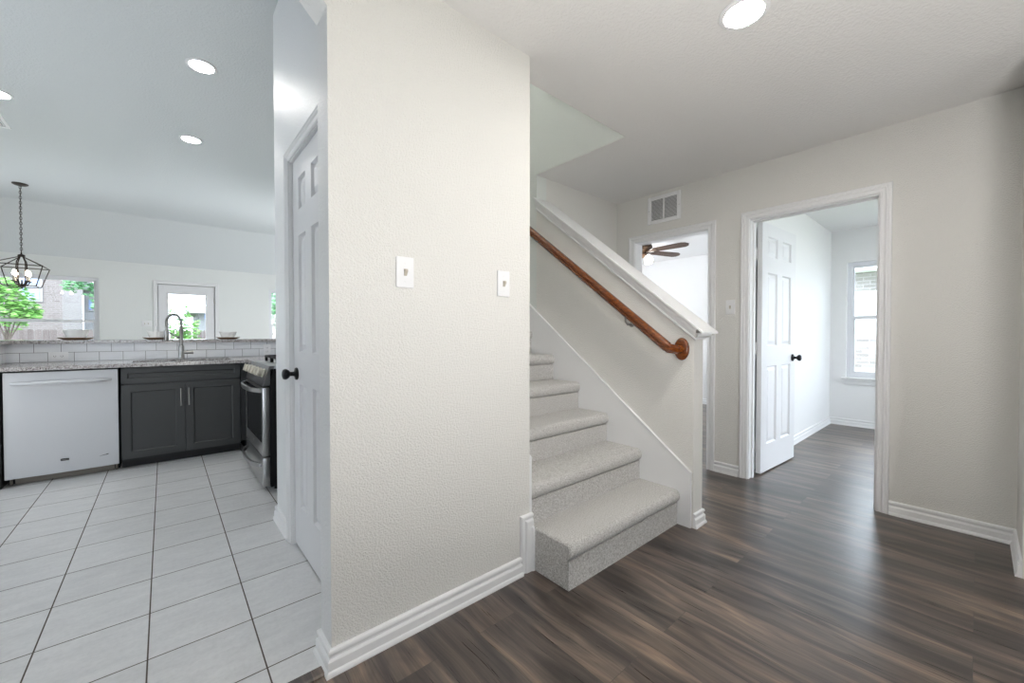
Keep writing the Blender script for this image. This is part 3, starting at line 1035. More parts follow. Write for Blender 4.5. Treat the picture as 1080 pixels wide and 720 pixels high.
# ------------------------------------------------------------------ switches, outlets, vents, recessed lights
def toggle_plate(label, loc, rz, group=None, gangs=1, w=0.070, h=0.114, name='light_switch'):
    """local -y is out of the wall"""
    t = thing(name, label, 'light switch', loc, rz, group)
    W = w + 0.046 * (gangs - 1)
    put('cover_plate', B().box((-W / 2, -0.007, -h / 2), (W / 2, 0.0, h / 2), 0.0028, 3), M['white_plastic'], t)
    for g in range(gangs):
        x = (g - (gangs - 1) / 2) * 0.046
        put('toggle', B().prism([(-0.005, -0.013), (-0.009, -0.013), (-0.020, 0.004), (-0.018, 0.011), (-0.005, 0.012)], 0, x - 0.005, x + 0.005), M['knob_ivory'], t)
        for zs in (-0.033, 0.033):
            put('screw', B().lathe([(0, 0), (0.003, 0), (0.0025, 0.0012), (0, 0.0014)], (x, -0.007, zs), (0, -1, 0), 12), M['white_plastic'], t)
    return t


M['knob_ivory'] = mat('ivory_toggle', (0.55, 0.50, 0.42), 0.35)
toggle_plate('white toggle switch plate farther from the stairs, near the kitchen opening', (0.679, PY, 1.360), 0)
toggle_plate('white toggle switch plate nearer the stairs on the broad wall', (1.153, PY, 1.357), 0)
toggle_plate('white toggle switch plate between the two cased openings', (XR, 1.309, 1.352), R(-90), w=0.068)
toggle_plate('wide white switch plate beside the patio door on the dining wall', (-0.228, YB, 1.328), 0, gangs=2, w=0.085, h=0.10, name='light_switch')


def outlet(label, loc, rz, vertical=True, name='power_outlet'):
    t = thing(name, label, 'outlet', loc, rz)
    w, h = (0.072, 0.116) if vertical else (0.118, 0.074)
    put('cover_plate', B().box((-w / 2, -0.006, -h / 2), (w / 2, 0, h / 2), 0.0025, 2), M['white_plastic'], t)
    for s in (-1, 1):
        cx, cz_ = (0, s * 0.021) if vertical else (s * 0.021, 0)
        r = put('receptacle', B().cyl((cx, -0.0085, cz_), (cx, -0.005, cz_), 0.0165, n=20), M['white_plastic'], t)
        k = B()
        for q in (-1, 1):
            k.box((cx + q * 0.0065 - 0.0012, -0.0092, cz_ - 0.004), (cx + q * 0.0065 + 0.0012, -0.0084, cz_ + 0.005))
        k.cyl((cx, -0.0092, cz_ - 0.009), (cx, -0.0084, cz_ - 0.009), 0.0022, n=10)
        put('slots', k, M['gap'], r)
    return t


outlet('sideways white outlet in the subway tile above the dishwasher', (-0.705, 5.29, 0.942), 0, False)
outlet('upright white outlet in the subway tile near the gas range', (0.885, 5.29, 0.965), 0, True)


def louver_vent(name, label, cat, loc, rot, w, h, bars, mullion=True, border=0.037):
    """local -y is out of the surface, x across, z up"""
    t = thing(name, label, cat, loc)
    t.rotation_euler = rot
    f = B()
    d = 0.010
    f.box((-w / 2, -d, -h / 2), (-w / 2 + border, 0, h / 2), 0.002).box((w / 2 - border, -d, -h / 2), (w / 2, 0, h / 2), 0.002)
    f.box((-w / 2 + border, -d, h / 2 - border * 0.85), (w / 2 - border, 0, h / 2), 0.002).box((-w / 2 + border, -d, -h / 2), (w / 2 - border, 0, -h / 2 + border * 0.85), 0.002)
    if mullion:
        f.box((-0.006, -d, -h / 2 + 0.02), (0.006, -0.001, h / 2 - 0.02))
    put('frame', f, M['white_plastic'], t)
    put('duct_shade', B().box((-w / 2 + border - 0.001, -0.0012, -h / 2 + border * 0.8), (w / 2 - border + 0.001, -0.0004, h / 2 - border * 0.8)), M['vent_dark'], t)  # thin dark sheet standing in for the shade behind the louvers
    z0, z1 = -h / 2 + border * 0.85, h / 2 - border * 0.85
    for k in range(bars):
        z = z0 + (k + 0.5) * (z1 - z0) / bars
        s = B().prism([(-0.0090, z - 0.0056), (-0.0080, z - 0.0062), (-0.0015, z + 0.0018), (-0.0025, z + 0.0024)], 0, -w / 2 + border, w / 2 - border)
        put('louver', s, M['white_plastic'], t)
    for sx in (-1, 1):
        put('screw', B().lathe([(0, 0), (0.005, 0), (0.004, 0.002), (0, 0.0024)], (sx * (w / 2 - border * 0.45), -d, 0), (0, -1, 0), 10), M['hinge'], t)
    return t


louver_vent('return_air_grille', 'white louvered return air grille above the opening behind the half wall', 'vent', (XR, 1.884, 2.280), (0, 0, R(-90)), 0.322, 0.250, 17)
louver_vent('ceiling_vent', 'louvered ceiling register near the hanging lantern', 'vent', (-1.155, 5.73, KH), (R(90), 0, R(90)), 0.36, 0.20, 9, False, 0.03)


def can_light(label, x, y, z, lens, group):
    t = thing('recessed_light', label, 'ceiling light', (x, y, z - 0.006), 0, group)
    put('trim_ring', B().lathe([(0.068, 0.0055), (0.092, 0.0055), (0.092, 0.002), (0.084, -0.002), (0.074, -0.003), (0.068, 0.001)], (0, 0, 0), n=40), M['white_plastic'], t)
    put('lens', B().lathe([(0, -0.0008), (0.072, -0.0008), (0.073, 0.002), (0, 0.003)], (0, 0, 0), n=40), lens, t)
    return t


can_light('bright recessed ceiling light in the entry ceiling', 1.800, 0.640, CH, M['lens'], None)
can_light('recessed kitchen ceiling light nearest the pantry door', 0.223, 3.653, KH, M['lens_kitchen'], None)
can_light('recessed kitchen ceiling light farther back, above the sink', 0.22, 5.078, KH, M['lens_kitchen'], None)
can_light('recessed kitchen ceiling light beside the ceiling register', -0.99, 5.118, KH, M['lens_kitchen'], None)
# unseen ceiling lights added to brighten the rooms
can_light('added entry ceiling light behind the viewpoint', -0.9, -1.2, CH, M['lens'], None)
can_light('added entry ceiling light over the front corner', 1.6, -1.6, CH, M['lens'], None)
can_light('added kitchen ceiling light over the near tiles', -1.3, 3.65, KH, M['lens_kitchen'], None)
can_light('added upstairs ceiling light above the stairwell', 1.8, 3.2, 5.0, M['lens'], None)
can_light('added office ceiling light out of view', 5.0, -0.4, CH, M['lens'], None)
can_light('added bedroom ceiling light out of view', 4.4, 4.2, CH, M['lens'], None)

# ------------------------------------------------------------------ kitchen
SHAKER = [(0.001, 0.0), (0.010, 0.009), (0.011, 0.009)]


def shaker(b, x0, x1, z0, z1, rail, t=0.02):
    return slab(b, [x0, x0 + rail, x1 - rail, x1], [z0, z0 + rail, z1 - rail, z1], {(1, 1)}, t, SHAKER, back=False)


def bar_pull(parent, p0, p1):
    a, c = Vector(p0), Vector(p1)
    d = (c - a).normalized()
    b = B().cyl(a, c, 0.0058, n=14)
    for q in (a + d * 0.025, c - d * 0.025):
        b.cyl(q, q + Vector((0, 0.030, 0)), 0.0045, n=10)
    o = put('handle', b, M['nickel'], parent)
    o['label'] = 'brushed nickel bar pull'
    return o


FY = 4.66
# sink base cabinet
cb = thing('sink_cabinet', 'charcoal shaker sink base cabinet with two doors and nickel pulls', 'cabinet', (0.1375, FY, 0))
cw = 0.4175
b = B().box((-cw, 0.021, 0.10), (cw, 0.60, 0.60)).box((-cw, 0.021, 0.60), (-cw + 0.02, 0.60, 0.855)).box((cw - 0.02, 0.021, 0.60), (cw, 0.60, 0.855)).box((-cw, 0.021, 0.60), (cw, 0.05, 0.855))
put('body', b, M['cabinet'], cb)
put('toe_kick', B().box((-cw, 0.085, 0.0), (cw, 0.59, 0.10)), M['toe'], cb)
b = shaker(B(), -cw + 0.004, cw - 0.004, 0.722, 0.846, 0.038)
put('drawer_front', b, M['cabinet'], cb, False, 5)
for s in (-1, 1):
    x0, x1 = (-cw + 0.004, -0.002) if s < 0 else (0.002, cw - 0.004)
    d = put('door', shaker(B(), x0, x1, 0.085, 0.708, 0.056), M['cabinet'], cb, False, 5)
    hx = s * 0.028
    bar_pull(d, (hx, -0.030, 0.50), (hx, -0.030, 0.655))

# corner and side cabinets
cb = thing('corner_cabinet', 'charcoal blind corner cabinet tucked between sink cabinet and range', 'cabinet', (0.86, 4.8, 0))
b = B().box((0.558, 4.683, 0.10), (1.19, 5.28, 0.855), 0.0).box((0.62, 4.09, 0.10), (1.19, 4.683, 0.855))
put('body', b, M['cabinet'], cb, True)
put('toe_kick', B().box((0.60, 4.75, 0.0), (1.19, 5.2, 0.10)).box((0.70, 4.1, 0.0), (1.19, 4.75, 0.10)), M['toe'], cb, True)
cb = thing('end_cabinet', 'charcoal cabinet end beside the white dishwasher, cut off by the frame', 'cabinet', (-0.96, FY, 0))
put('body', B().box((-0.998, FY + 0.0, 0.0), (-0.912, 5.27, 0.855), 0.001), M['cabinet'], cb, True)
put('face_strip', B().box((-0.992, FY - 0.018, 0.0), (-0.916, FY, 0.85), 0.002), M['cabinet'], cb, True)
cb = thing('drawer_cabinet', 'narrow drawer cabinet between the range and the pantry wall', 'cabinet', (0.9, 3.06, 0))
put('body', B().box((0.655, 2.81, 0.10), (1.19, 3.295, 0.855)), M['cabinet'], cb, True)
put('toe_kick', B().box((0.72, 2.81, 0.0), (1.19, 3.29, 0.10)), M['toe'], cb, True)
for z0, z1 in ((0.11, 0.35), (0.36, 0.60), (0.61, 0.73), (0.74, 0.85)):
    d = put('drawer', B().box((0.633, 2.815, z0), (0.654, 3.292, z1), 0.002), M['cabinet'], cb, True)
    hb = B().cyl((0.605, 2.98, (z0 + z1) / 2), (0.605, 3.13, (z0 + z1) / 2), 0.0055, n=12)
    for yy in (3.0, 3.11):
        hb.cyl((0.605, yy, (z0 + z1) / 2), (0.634, yy, (z0 + z1) / 2), 0.0045, n=8)
    h = put('handle', hb, M['nickel'], d, False)
    h.parent = d
    h.data.transform(PINV[cb.name])

# countertops
CZ0, CZ1 = 0.860, 0.890
SKX0, SKX1, SKY0, SKY1 = -0.215, 0.500, 4.76, 5.10
b = B()
b.box((-0.998, 4.632, CZ0), (SKX0, 5.288, CZ1)).box((SKX1, 4.632, CZ0), (1.19, 5.288, CZ1)).box((SKX0, 4.632, CZ0), (SKX1, SKY0, CZ1)).box((SKX0, SKY1, CZ0), (SKX1, 5.288, CZ1))
b.box((0.61, 4.085, CZ0), (1.19, 4.632, CZ1))
ct_ = put('countertop', b, M['granite'], smooth=0)
tag(ct_, 'speckled grey granite countertop above dishwasher and sink cabinet', 'countertop')
center_origin(ct_)
o = put('countertop', B().box((0.612, 2.805, CZ0), (1.19, 3.30, CZ1), 0.004), M['granite'])
tag(o, 'short granite countertop between the range and the pantry wall', 'countertop'); center_origin(o)
o = put('bar_top', B().prism([(-1.26, 4.60), (-1.26, 5.78), (1.2024, 5.78), (1.2024, 5.262), (-0.962, 5.262), (-0.962, 4.60)], 2, BZ + 0.0006, BZ + 0.031), M['granite'])
tag(o, 'raised granite bar top along the tiled half wall, set with bowls', 'bar top'); center_origin(o)

sk_ = thing('sink', 'undermount stainless sink in the granite below the tall faucet', 'sink', (0.14, 4.93, 0.70))
b = B()
x0, x1, y0, y1, zb, zt_ = SKX0 - 0.005, SKX1 + 0.005, SKY0 - 0.005, SKY1 + 0.005, 0.70, 0.859
tk = 0.003
b.box((x0, y0, zb), (x1, y1, zb + tk)).box((x0, y0, zb), (x0 + tk, y1, zt_)).box((x1 - tk, y0, zb), (x1, y1, zt_)).box((x0, y0, zb), (x1, y0 + tk, zt_)).box((x0, y1 - tk, zb), (x1, y1, zt_))
put('basin', b, M['steel'], sk_, True)
put('drain', B().lathe([(0, 0), (0.045, 0), (0.045, 0.003), (0.03, 0.004), (0.028, 0.001), (0, 0.001)], (0.14, 4.96, zb + tk)), M['nickel'], sk_, True)

# faucet
fx, fy = 0.130, 5.175
fa = thing('faucet', 'tall brushed nickel spring spout kitchen faucet behind the sink', 'faucet', (fx, fy, CZ1))
b = B().lathe([(0, 0), (0.030, 0), (0.030, 0.006), (0.024, 0.010), (0.0225, 0.014), (0.0225, 0.125), (0.018, 0.132), (0.0135, 0.135), (0.0135, 0.30), (0.016, 0.305), (0.016, 0.312), (0, 0.312)])
put('post', b, M['nickel'], fa, False, 30)
AR, AZ = 0.062, 0.312
adir = Vector((-0.90, -0.43, 0)).normalized()
arc = [Vector((0, 0, AZ))]
for k in range(0, 17):
    a = math.pi * k / 16
    arc.append(adir * (AR - AR * math.cos(a)) + Vector((0, 0, AZ + 0.045 + 0.082 * math.sin(a))))
end = adir * (2 * AR)
arc.append(end + Vector((0, 0, 0.315)))
put('hose', B().tube(arc, 0.0085, 10), M['nickel'], fa, False, 60)
dense = []
for p, q in zip(arc, arc[1:]):
    n = max(1, int((q - p).length / 0.0012))
    dense += [p.lerp(q, k / n) for k in range(n)]
coil = []
ln = 0.0
binorm = adir.cross(Vector((0, 0, 1)))
for p, q in zip(dense, dense[1:]):
    ln += (q - p).length
    t = (q - p).normalized()
    s = t.cross(binorm)
    a = 2 * math.pi * ln / 0.0075
    coil.append(p + binorm * (0.0118 * math.cos(a)) + s * (0.0118 * math.sin(a)))
put('spring', B().tube(coil, 0.0024, 5), M['nickel'], fa, False, 60)
b = B().lathe([(0, 0), (0.016, 0), (0.018, 0.006), (0.018, 0.085), (0.014, 0.10), (0.012, 0.115), (0.013, 0.135), (0, 0.135)], end + Vector((0, 0, 0.182)), n=24)
put('spray_head', b, M['nickel'], fa, False, 30)
b = B().cyl((0, 0, 0.200), end + Vector((0, 0, 0.275)), 0.0075, n=10).lathe([(0.0125, 0), (0.02, 0), (0.02, 0.014), (0.0125, 0.014)], end + Vector((0, 0, 0.268)))
put('support_arm', b, M['nickel'], fa, False, 30)
b = B().cyl((0.018, 0, 0.066), (0.088, -0.004, 0.066), 0.015, n=18).cyl((0.080, -0.004, 0.066), (0.092, -0.004, 0.066), 0.018, n=18)
put('lever', b, M['nickel'], fa, False, 30)

# dishwasher
dw = thing('dishwasher', 'white built-in dishwasher with a long bowed handle', 'dishwasher', (-0.596, FY, 0))
hw = 0.3015
put('cabinet_body', B().box((-hw - 0.006, 0.035, 0.06), (hw + 0.006, 0.60, 0.857)), M['gap'], dw)
b = B()
# gently bowed front panel
N_ = 14
fr, bk = [], []
prof = []
for k in range(N_ + 1):
    x = -hw + 2 * hw * k / N_
    prof.append((x, -0.010 * (1 - (x / hw) ** 2)))
poly = prof + [(hw, 0.034), (-hw, 0.034)]
b.prism(poly, 2, 0.060, 0.846)
put('door', b, M['appliance'], dw, False, 25)
hb = []
for k in range(13):
    x = -0.262 + 0.524 * k / 12
    hb.append((x, -0.012 - 0.040 * (1 - (x / 0.262) ** 2) ** 0.5 if abs(x) < 0.262 else -0.006, 0.766))
hd = put('handle', B().tube(hb, [0.012] + [0.0145] * 11 + [0.012], 14), M['appliance'], dw, False, 60)
put('kick_plate', B().box((-hw + 0.04, 0.060, 0.004), (hw - 0.03, 0.066, 0.062)), M['kick'], dw)
for s in (-1, 1):
    put('foot', B().cyl((s * (hw - 0.018), 0.075, 0), (s * (hw - 0.018), 0.075, 0.06), 0.008, n=12).box((s * (hw - 0.018) - 0.004, 0.055, 0.018), (s * (hw - 0.018) + 0.004, 0.062, 0.045)), M['kick'], dw)
put('floor_gap', B().box((-hw, 0.10, 0.0), (hw, 0.58, 0.06)), M['gap'], dw)
bdg = put('badge', B().box((-0.022, -0.0122, 0.150), (0.022, -0.0088, 0.166), 0.001), M['black'], dw)
lt = B()
for k in range(6):
    lt.box((-0.0175 + k * 0.006, -0.0128, 0.155), (-0.0145 + k * 0.006, -0.0121, 0.161))
put('lettering', lt, M['hinge'], bdg)
sc = B().prism([(0.176, 0.142), (0.200, 0.147), (0.238, 0.152), (0.246, 0.157), (0.236, 0.158), (0.222, 0.154), (0.198, 0.149)], 1, -0.0060, -0.0028)
put('script_mark', sc, M['gap'], dw)

# range
rg = thing('gas_range', 'stainless gas range with five pale knobs and a black oven window', 'stove', (0.57, 3.70, 0))
RY0, RY1 = 3.315, 4.075
b = B().box((0.570, RY0, 0.035), (1.19, RY1, 0.885), 0.002)
put('body', b, M['black'], rg, True)
for yy in (RY0 + 0.06, RY1 - 0.06):
    for xx in (0.62, 1.14):
        put('foot', B().cyl((xx, yy, 0), (xx, yy, 0.036), 0.016, n=12), M['black'], rg, True)
DX = 0.523
# oven door: steel frame, black window
dz0, dz1 = 0.262, 0.752
b = B()
b.box((DX, RY0, dz0), (0.568, RY0 + 0.035, dz1), 0.002).box((DX, RY1 - 0.035, dz0), (0.568, RY1, dz1), 0.002)
b.box((DX, RY0 + 0.035, dz0), (0.568, RY1 - 0.035, 0.352), 0.001).box((DX + 0.002, RY0 + 0.035, 0.735), (0.568, RY1 - 0.035, dz1), 0.001)
dr = put('oven_door', b, M['steel'], rg, True)
k = put('oven_window', B().box((DX + 0.001, RY0 + 0.035, 0.352), (DX + 0.03, RY1 - 0.035, 0.735)), M['black_glass'], dr, False)
k.data.transform(PINV[rg.name])
k = put('emblem', B().box((DX - 0.002, 3.69, 0.300), (DX, 3.705, 0.322), 0.001), M['hinge'], dr, False)
k.data.transform(PINV[rg.name])
def bow_handle(name, z, depth, r, zdrop, y0, y1, parent):
    pts = []
    for k in range(15):
        u = -1 + 2 * k / 14
        y = (y0 + y1) / 2 + u * (y1 - y0) / 2
        pts.append((DX - 0.004 - depth * (1 - abs(u) ** 3.2), y, z - zdrop * (1 - u * u)))
    bb = B()
    rings = []
    for i, p in enumerate(pts):
        rings.append([(p[0] - 0.009, p[1], p[2] - r), (p[0] - 0.009, p[1], p[2] + r), (p[0] + 0.007, p[1], p[2] + r), (p[0] + 0.007, p[1], p[2] - r)])
    bb.rings(rings)
    h = put(name, bb, M['steel'], parent, False, 30)
    h.data.transform(PINV[rg.name])
    return h
bow_handle('handle', 0.730, 0.052, 0.014, 0.0, RY0 + 0.03, RY1 - 0.03, dr)
b = B().box((DX, RY0, 0.045), (0.568, RY1, 0.250), 0.003)
dw2 = put('drawer', b, M['steel'], rg, True)
bow_handle('handle', 0.190, 0.052, 0.013, 0.0, RY0 + 0.06, RY1 - 0.06, dw2)
# sloped control panel and knobs
b = B().prism([(0.525, 0.765), (0.569, 0.765), (0.60, 0.905), (0.568, 0.905)], 1, RY0, RY1)
put('control_panel', b, M['panel_steel'], rg, True)
nv = Vector((-0.14, 0, 0.043)).normalized()
for k in range(5):
    y = RY0 + 0.11 + k * 0.135
    c = Vector((0.549, y, 0.850))
    kb = B().lathe([(0, -0.004), (0.030, -0.004), (0.033, 0.004), (0.028, 0.010), (0.029, 0.038), (0.025, 0.043), (0, 0.043)], c, nv, 24)
    u = nv.cross(Vector((0, 1, 0))).normalized()
    kb.rings([[c + nv * q + u * a + Vector((0, bb_, 0)) for a, bb_ in ((-0.027, -0.007), (0.027, -0.007), (0.027, 0.007), (-0.027, 0.007))] for q in (0.040, 0.056)])
    put('knob', kb, M['knob_steel'], rg, True, 30)
b = B().box((0.592, RY0, 0.884), (1.19, RY1, 0.905), 0.004)
put('cooktop', b, M['steel'], rg, True)
for gy0, gy1 in ((RY0 + 0.03, RY0 + 0.265), (RY0 + 0.27, RY1 - 0.27), (RY1 - 0.265, RY1 - 0.03)):
    b = B()
    gx0_, gx1_ = 0.66, 1.15
    zt2 = 0.955
    for y in (gy0 + 0.01, (gy0 + gy1) / 2, gy1 - 0.01):
        b.box((gx0_, y - 0.007, zt2 - 0.016), (gx1_, y + 0.007, zt2), 0.003)
    for x in (gx0_ + 0.007, 0.80, 0.905, 1.02, gx1_ - 0.007):
        b.box((x - 0.007, gy0, zt2 - 0.016), (x + 0.007, gy1, zt2), 0.003)
    for y in (gy0 + 0.01, gy1 - 0.01):
        for x in (gx0_ + 0.01, gx1_ - 0.01):
            b.box((x - 0.010, y - 0.010, 0.904), (x + 0.010, y + 0.010, zt2 - 0.01), 0.003)
    put('grate', b, M['black'], rg, True)
for x, y in ((0.78, RY0 + 0.15), (1.03, RY0 + 0.15), (0.9, (RY0 + RY1) / 2), (0.78, RY1 - 0.15), (1.03, RY1 - 0.15)):
    put('burner', B().lathe([(0, 0), (0.05, 0), (0.05, 0.010), (0.036, 0.012), (0.036, 0.022), (0, 0.024)], (x, y, 0.904)), M['black'], rg, True)

# bowls and plates on the bar
BT = BZ + 0.031
def plate(label, x, y, r):
    t = thing('plate', label, 'plate', (x, y, BT), 0, 'serving plates on the bar')
    s = r / 0.118
    put('rim', B().lathe([(0, 0.010), (0.070 * s, 0.010), (0.085 * s, 0.012), (0.116 * s, 0.021), (0.118 * s, 0.024), (0.115 * s, 0.0255), (0.085 * s, 0.017), (0.068 * s, 0.0145), (0, 0.0145)], n=40), M['plate_white'], t, False, 40)
    f = put('foot', B().lathe([(0.0, 0.0), (0.072 * s, 0.0), (0.080 * s, 0.003), (0.117 * s, 0.0195), (0.1155 * s, 0.0207), (0.085 * s, 0.0118), (0.060 * s, 0.0099), (0, 0.0099)], n=40), M['plate_brown'], t, False, 40)
    f['label'] = 'brown unglazed underside'
    return t
def bowl(label, x, y, r, h):
    z = BT + 0.0146
    pr = [(0, 0), (r * 0.62, 0), (r * 0.70, 0.004), (r * 0.86, h * 0.5), (r, h), (r * 0.985, h + 0.002), (r * 0.95, h), (r * 0.82, h * 0.5), (r * 0.66, 0.008), (0, 0.006)]
    o = put('bowl', B().lathe(pr, (0, 0, 0), n=40), M['bowl'], smooth=40)
    o.location = (x, y, z)
    tag(o, label, 'bowl', 'white bowls on the bar')
    return o
for x, nm in ((-0.610, 'in front of the wide dining window'), (-0.053, 'beside the faucet spout'), (0.533, 'beyond the faucet near the range')):
    plate('pale serving plate with brown foot ' + nm, x, 5.40, 0.120 if x < -0.3 else 0.112)
    bowl('white ceramic bowl on a plate ' + nm, x, 5.40, 0.086 if x < -0.3 else 0.080, 0.078 if x < -0.3 else 0.066)

# ------------------------------------------------------------------ hanging lantern
LX, LY = -1.365, 7.982
ln_ = thing('pendant_lantern', 'dark bronze open cage lantern hanging on a chain over the dining area', 'pendant light', (LX, LY, 1.72))
put('canopy', B().lathe([(0, 0), (0.010, -0.03), (0.014, -0.03), (0.05, -0.022), (0.070, -0.010), (0.072, 0), (0, 0)], (0, 0, KH - 1.72)), M['bronze'], ln_)
put('cord', B().cyl((0, 0, 0.46), (0, 0, KH - 1.72 - 0.02), 0.003, n=6), M['bronze'], ln_)
cz0, cz1 = 0.455, KH - 1.72 - 0.028
nl = 26
b = B()
for k in range(nl):
    zc = cz0 + (k + 0.5) * (cz1 - cz0) / nl
    hh = (cz1 - cz0) / nl * 0.66
    pts = []
    for q in range(10):
        a = 2 * math.pi * q / 10
        u = 0.011 * math.cos(a); v = hh * math.sin(a)
        pts.append((u, 0, zc + v) if k % 2 else (0, u, zc + v))
    b.tube(pts, 0.0028, 5, closed=True)
ch = put('chain', b, M['bronze'], ln_, False, 60)
hubz, uz, lz = 0.415, 0.285, 0.028
us, ls = 0.208, 0.140
b = B()
bar = 0.0055
U = [(us, -us, uz), (us, us, uz), (-us, us, uz), (-us, -us, uz)]
Lw = [(ls, -ls, lz), (ls, ls, lz), (-ls, ls, lz), (-ls, -ls, lz)]
for i in range(4):
    j = (i + 1) % 4
    b.cyl(U[i], U[j], bar, n=6); b.cyl(Lw[i], Lw[j], bar, n=6); b.cyl(U[i], Lw[i], bar, n=6); b.cyl(U[i], (0, 0, hubz), bar, n=6)
put('cage', b, M['bronze'], ln_, False, 60)
put('hub', B().lathe([(0, 0.46), (0.006, 0.46), (0.008, 0.44), (0.030, 0.428), (0.034, 0.412), (0.018, 0.404), (0, 0.402)]), M['bronze'], ln_)
b = B().lathe([(0, 0.0), (0.01, 0.004), (0.006, 0.018), (0.030, 0.026), (0.036, 0.036), (0.012, 0.05), (0.007, 0.06), (0.007, 0.11), (0, 0.11)])
for k in range(4):
    a = math.pi / 4 + k * math.pi / 2
    c, s = math.cos(a), math.sin(a)
    b.tube([(0.0, 0, 0.06), (0.03 * c, 0.03 * s, 0.046), (0.06 * c, 0.06 * s, 0.052), (0.078 * c, 0.078 * s, 0.085)], 0.005, 8)
    b.lathe([(0, 0), (0.012, 0), (0.026, 0.010), (0.026, 0.013), (0, 0.010)], (0.078 * c, 0.078 * s, 0.082))
    b.tube([(0.045 * c, 0.045 * s, 0.20), (0.055 * c, 0.055 * s, 0.27), (0.05 * c, 0.05 * s, 0.34), (0.02 * c, 0.02 * s, 0.405)], 0.0055, 8)
    b.tube([(0.045 * c, 0.045 * s, 0.20), (0.05 * c, 0.05 * s, 0.12), (0.03 * c, 0.03 * s, 0.05)], 0.005, 8)
put('candelabra', b, M['bronze'], ln_, False, 40)
for k in range(4):
    a = math.pi / 4 + k * math.pi / 2
    c, s = 0.078 * math.cos(a), 0.078 * math.sin(a)
    cs = put('candle_sleeve', B().cyl((c, s, 0.092), (c, s, 0.165), 0.011, n=14), M['candle'], ln_)
    put('bulb', B().lathe([(0, 0), (0.008, 0), (0.016, 0.022), (0.015, 0.036), (0.006, 0.062), (0, 0.070)], (c, s, 0.165), n=16), M['bulb'], cs)

# ------------------------------------------------------------------ ceiling fan in the bedroom
FX, FYY = 5.06, 3.07
fn = thing('ceiling_fan', 'bronze five blade ceiling fan with glowing glass shades seen through the opening', 'ceiling fan', (FX, FYY, CH))
put('canopy', B().lathe([(0, 0), (0.128, 0), (0.132, -0.012), (0.124, -0.045), (0.09, -0.060), (0, -0.060)]), M['fan_bronze'], fn)
put('motor_housing', B().lathe([(0, -0.060), (0.095, -0.062), (0.125, -0.075), (0.128, -0.105), (0.095, -0.125), (0.07, -0.150), (0.055, -0.165), (0, -0.168)]), M['fan_bronze'], fn)
bz = -0.152
cam_dir = math.atan2(FYY, FX)
base_a = cam_dir - math.pi / 2 + R(4)
for k in range(5):
    a = base_a + R(36) + k * R(72)
    m_ = Matrix.Rotation(a, 4, 'Z') @ Matrix.Translation((0, 0, bz)) @ Matrix.Rotation(R(-13), 4, 'X')
    pl_ = [(0.17, -0.045), (0.19, -0.055), (0.58, -0.068), (0.63, -0.045), (0.655, 0.0), (0.63, 0.045), (0.58, 0.068), (0.19, 0.055), (0.17, 0.045)]
    bl = put('blade', B().prism(pl_, 2, -0.004, 0.004).moved(m_), M['fan_blade'], fn)
    ir = B().prism([(0.05, -0.012), (0.13, -0.018), (0.17, -0.045), (0.22, -0.03), (0.24, 0.0), (0.22, 0.03), (0.17, 0.045), (0.13, 0.018), (0.05, 0.012)], 2, -0.010, -0.005).moved(m_)
    put('blade_iron', ir, M['fan_bronze'], bl)
put('light_fitter', B().lathe([(0, -0.166), (0.045, -0.168), (0.05, -0.185), (0.035, -0.205), (0.02, -0.225), (0.012, -0.24), (0, -0.243)]), M['fan_bronze'], fn)
for k in range(4):
    a = cam_dir - math.pi / 2 + R(45) + k * R(90)
    c, s = math.cos(a), math.sin(a)
    ar = put('light_arm', B().tube([(0.03 * c, 0.03 * s, -0.195), (0.065 * c, 0.065 * s, -0.190), (0.085 * c, 0.085 * s, -0.205)], 0.009, 10).lathe([(0, 0), (0.024, 0), (0.022, -0.02), (0, -0.02)], (0.085 * c, 0.085 * s, -0.205)), M['fan_bronze'], fn)
    ax = (0.35 * c, 0.35 * s, -1)
    put('lamp_shade', B().lathe([(0, 0), (0.022, 0), (0.040, 0.020), (0.056, 0.060), (0.052, 0.085), (0.040, 0.095), (0, 0.096)], (0.087 * c, 0.087 * s, -0.222), ax, 24), M['shade_glow'], ar)

# ------------------------------------------------------------------ outdoors
b = B().box((-30, 13.2, -0.30), (30, 45, -0.12)).box((6.95, -20, -0.30), (30, 9.61, -0.12)).box((3.6, -8.9, -0.30), (6.95, -2.01, -0.121)).box((-30, -30, -0.30), (6.95, -9.0, -0.12))
o = struct('floor_yard', b, M['grass'], 'green lawn outside the windows', 'lawn', smooth=0)

struct('floor_bounce', B().box((-30, 9.61, -0.30), (30, 13.2, -0.115)).box((-30, -9.0, -0.30), (6.95, -3.71, -0.115)), M['concrete'], 'pale concrete added outside the windows to bounce daylight indoors', 'patio', smooth=0)  # pale ground put in to bounce sunlight through the windows

def picket_fence(label, y, x0, x1, h):
    t = thing('wooden_fence', label, 'fence', ((x0 + x1) / 2, y, -0.12))
    b = B()
    x = x0
    while x < x1:
        b.prism([(x, -0.05), (x + 0.135, -0.05), (x + 0.135, h - 0.04), (x + 0.10, h), (x + 0.035, h), (x, h - 0.04)], 1, y, y + 0.02)
        x += 0.15
    put('boards', b, M['fence'], t, True, 0)
    put('rails', B().box((x0, y + 0.02, 0.3), (x1, y + 0.06, 0.39)).box((x0, y + 0.02, h - 0.4), (x1, y + 0.06, h - 0.31)), M['fence'], t, True, 0)
picket_fence('weathered wooden fence across the yard beyond the dining windows', 18.0, -9, 9, 1.30)

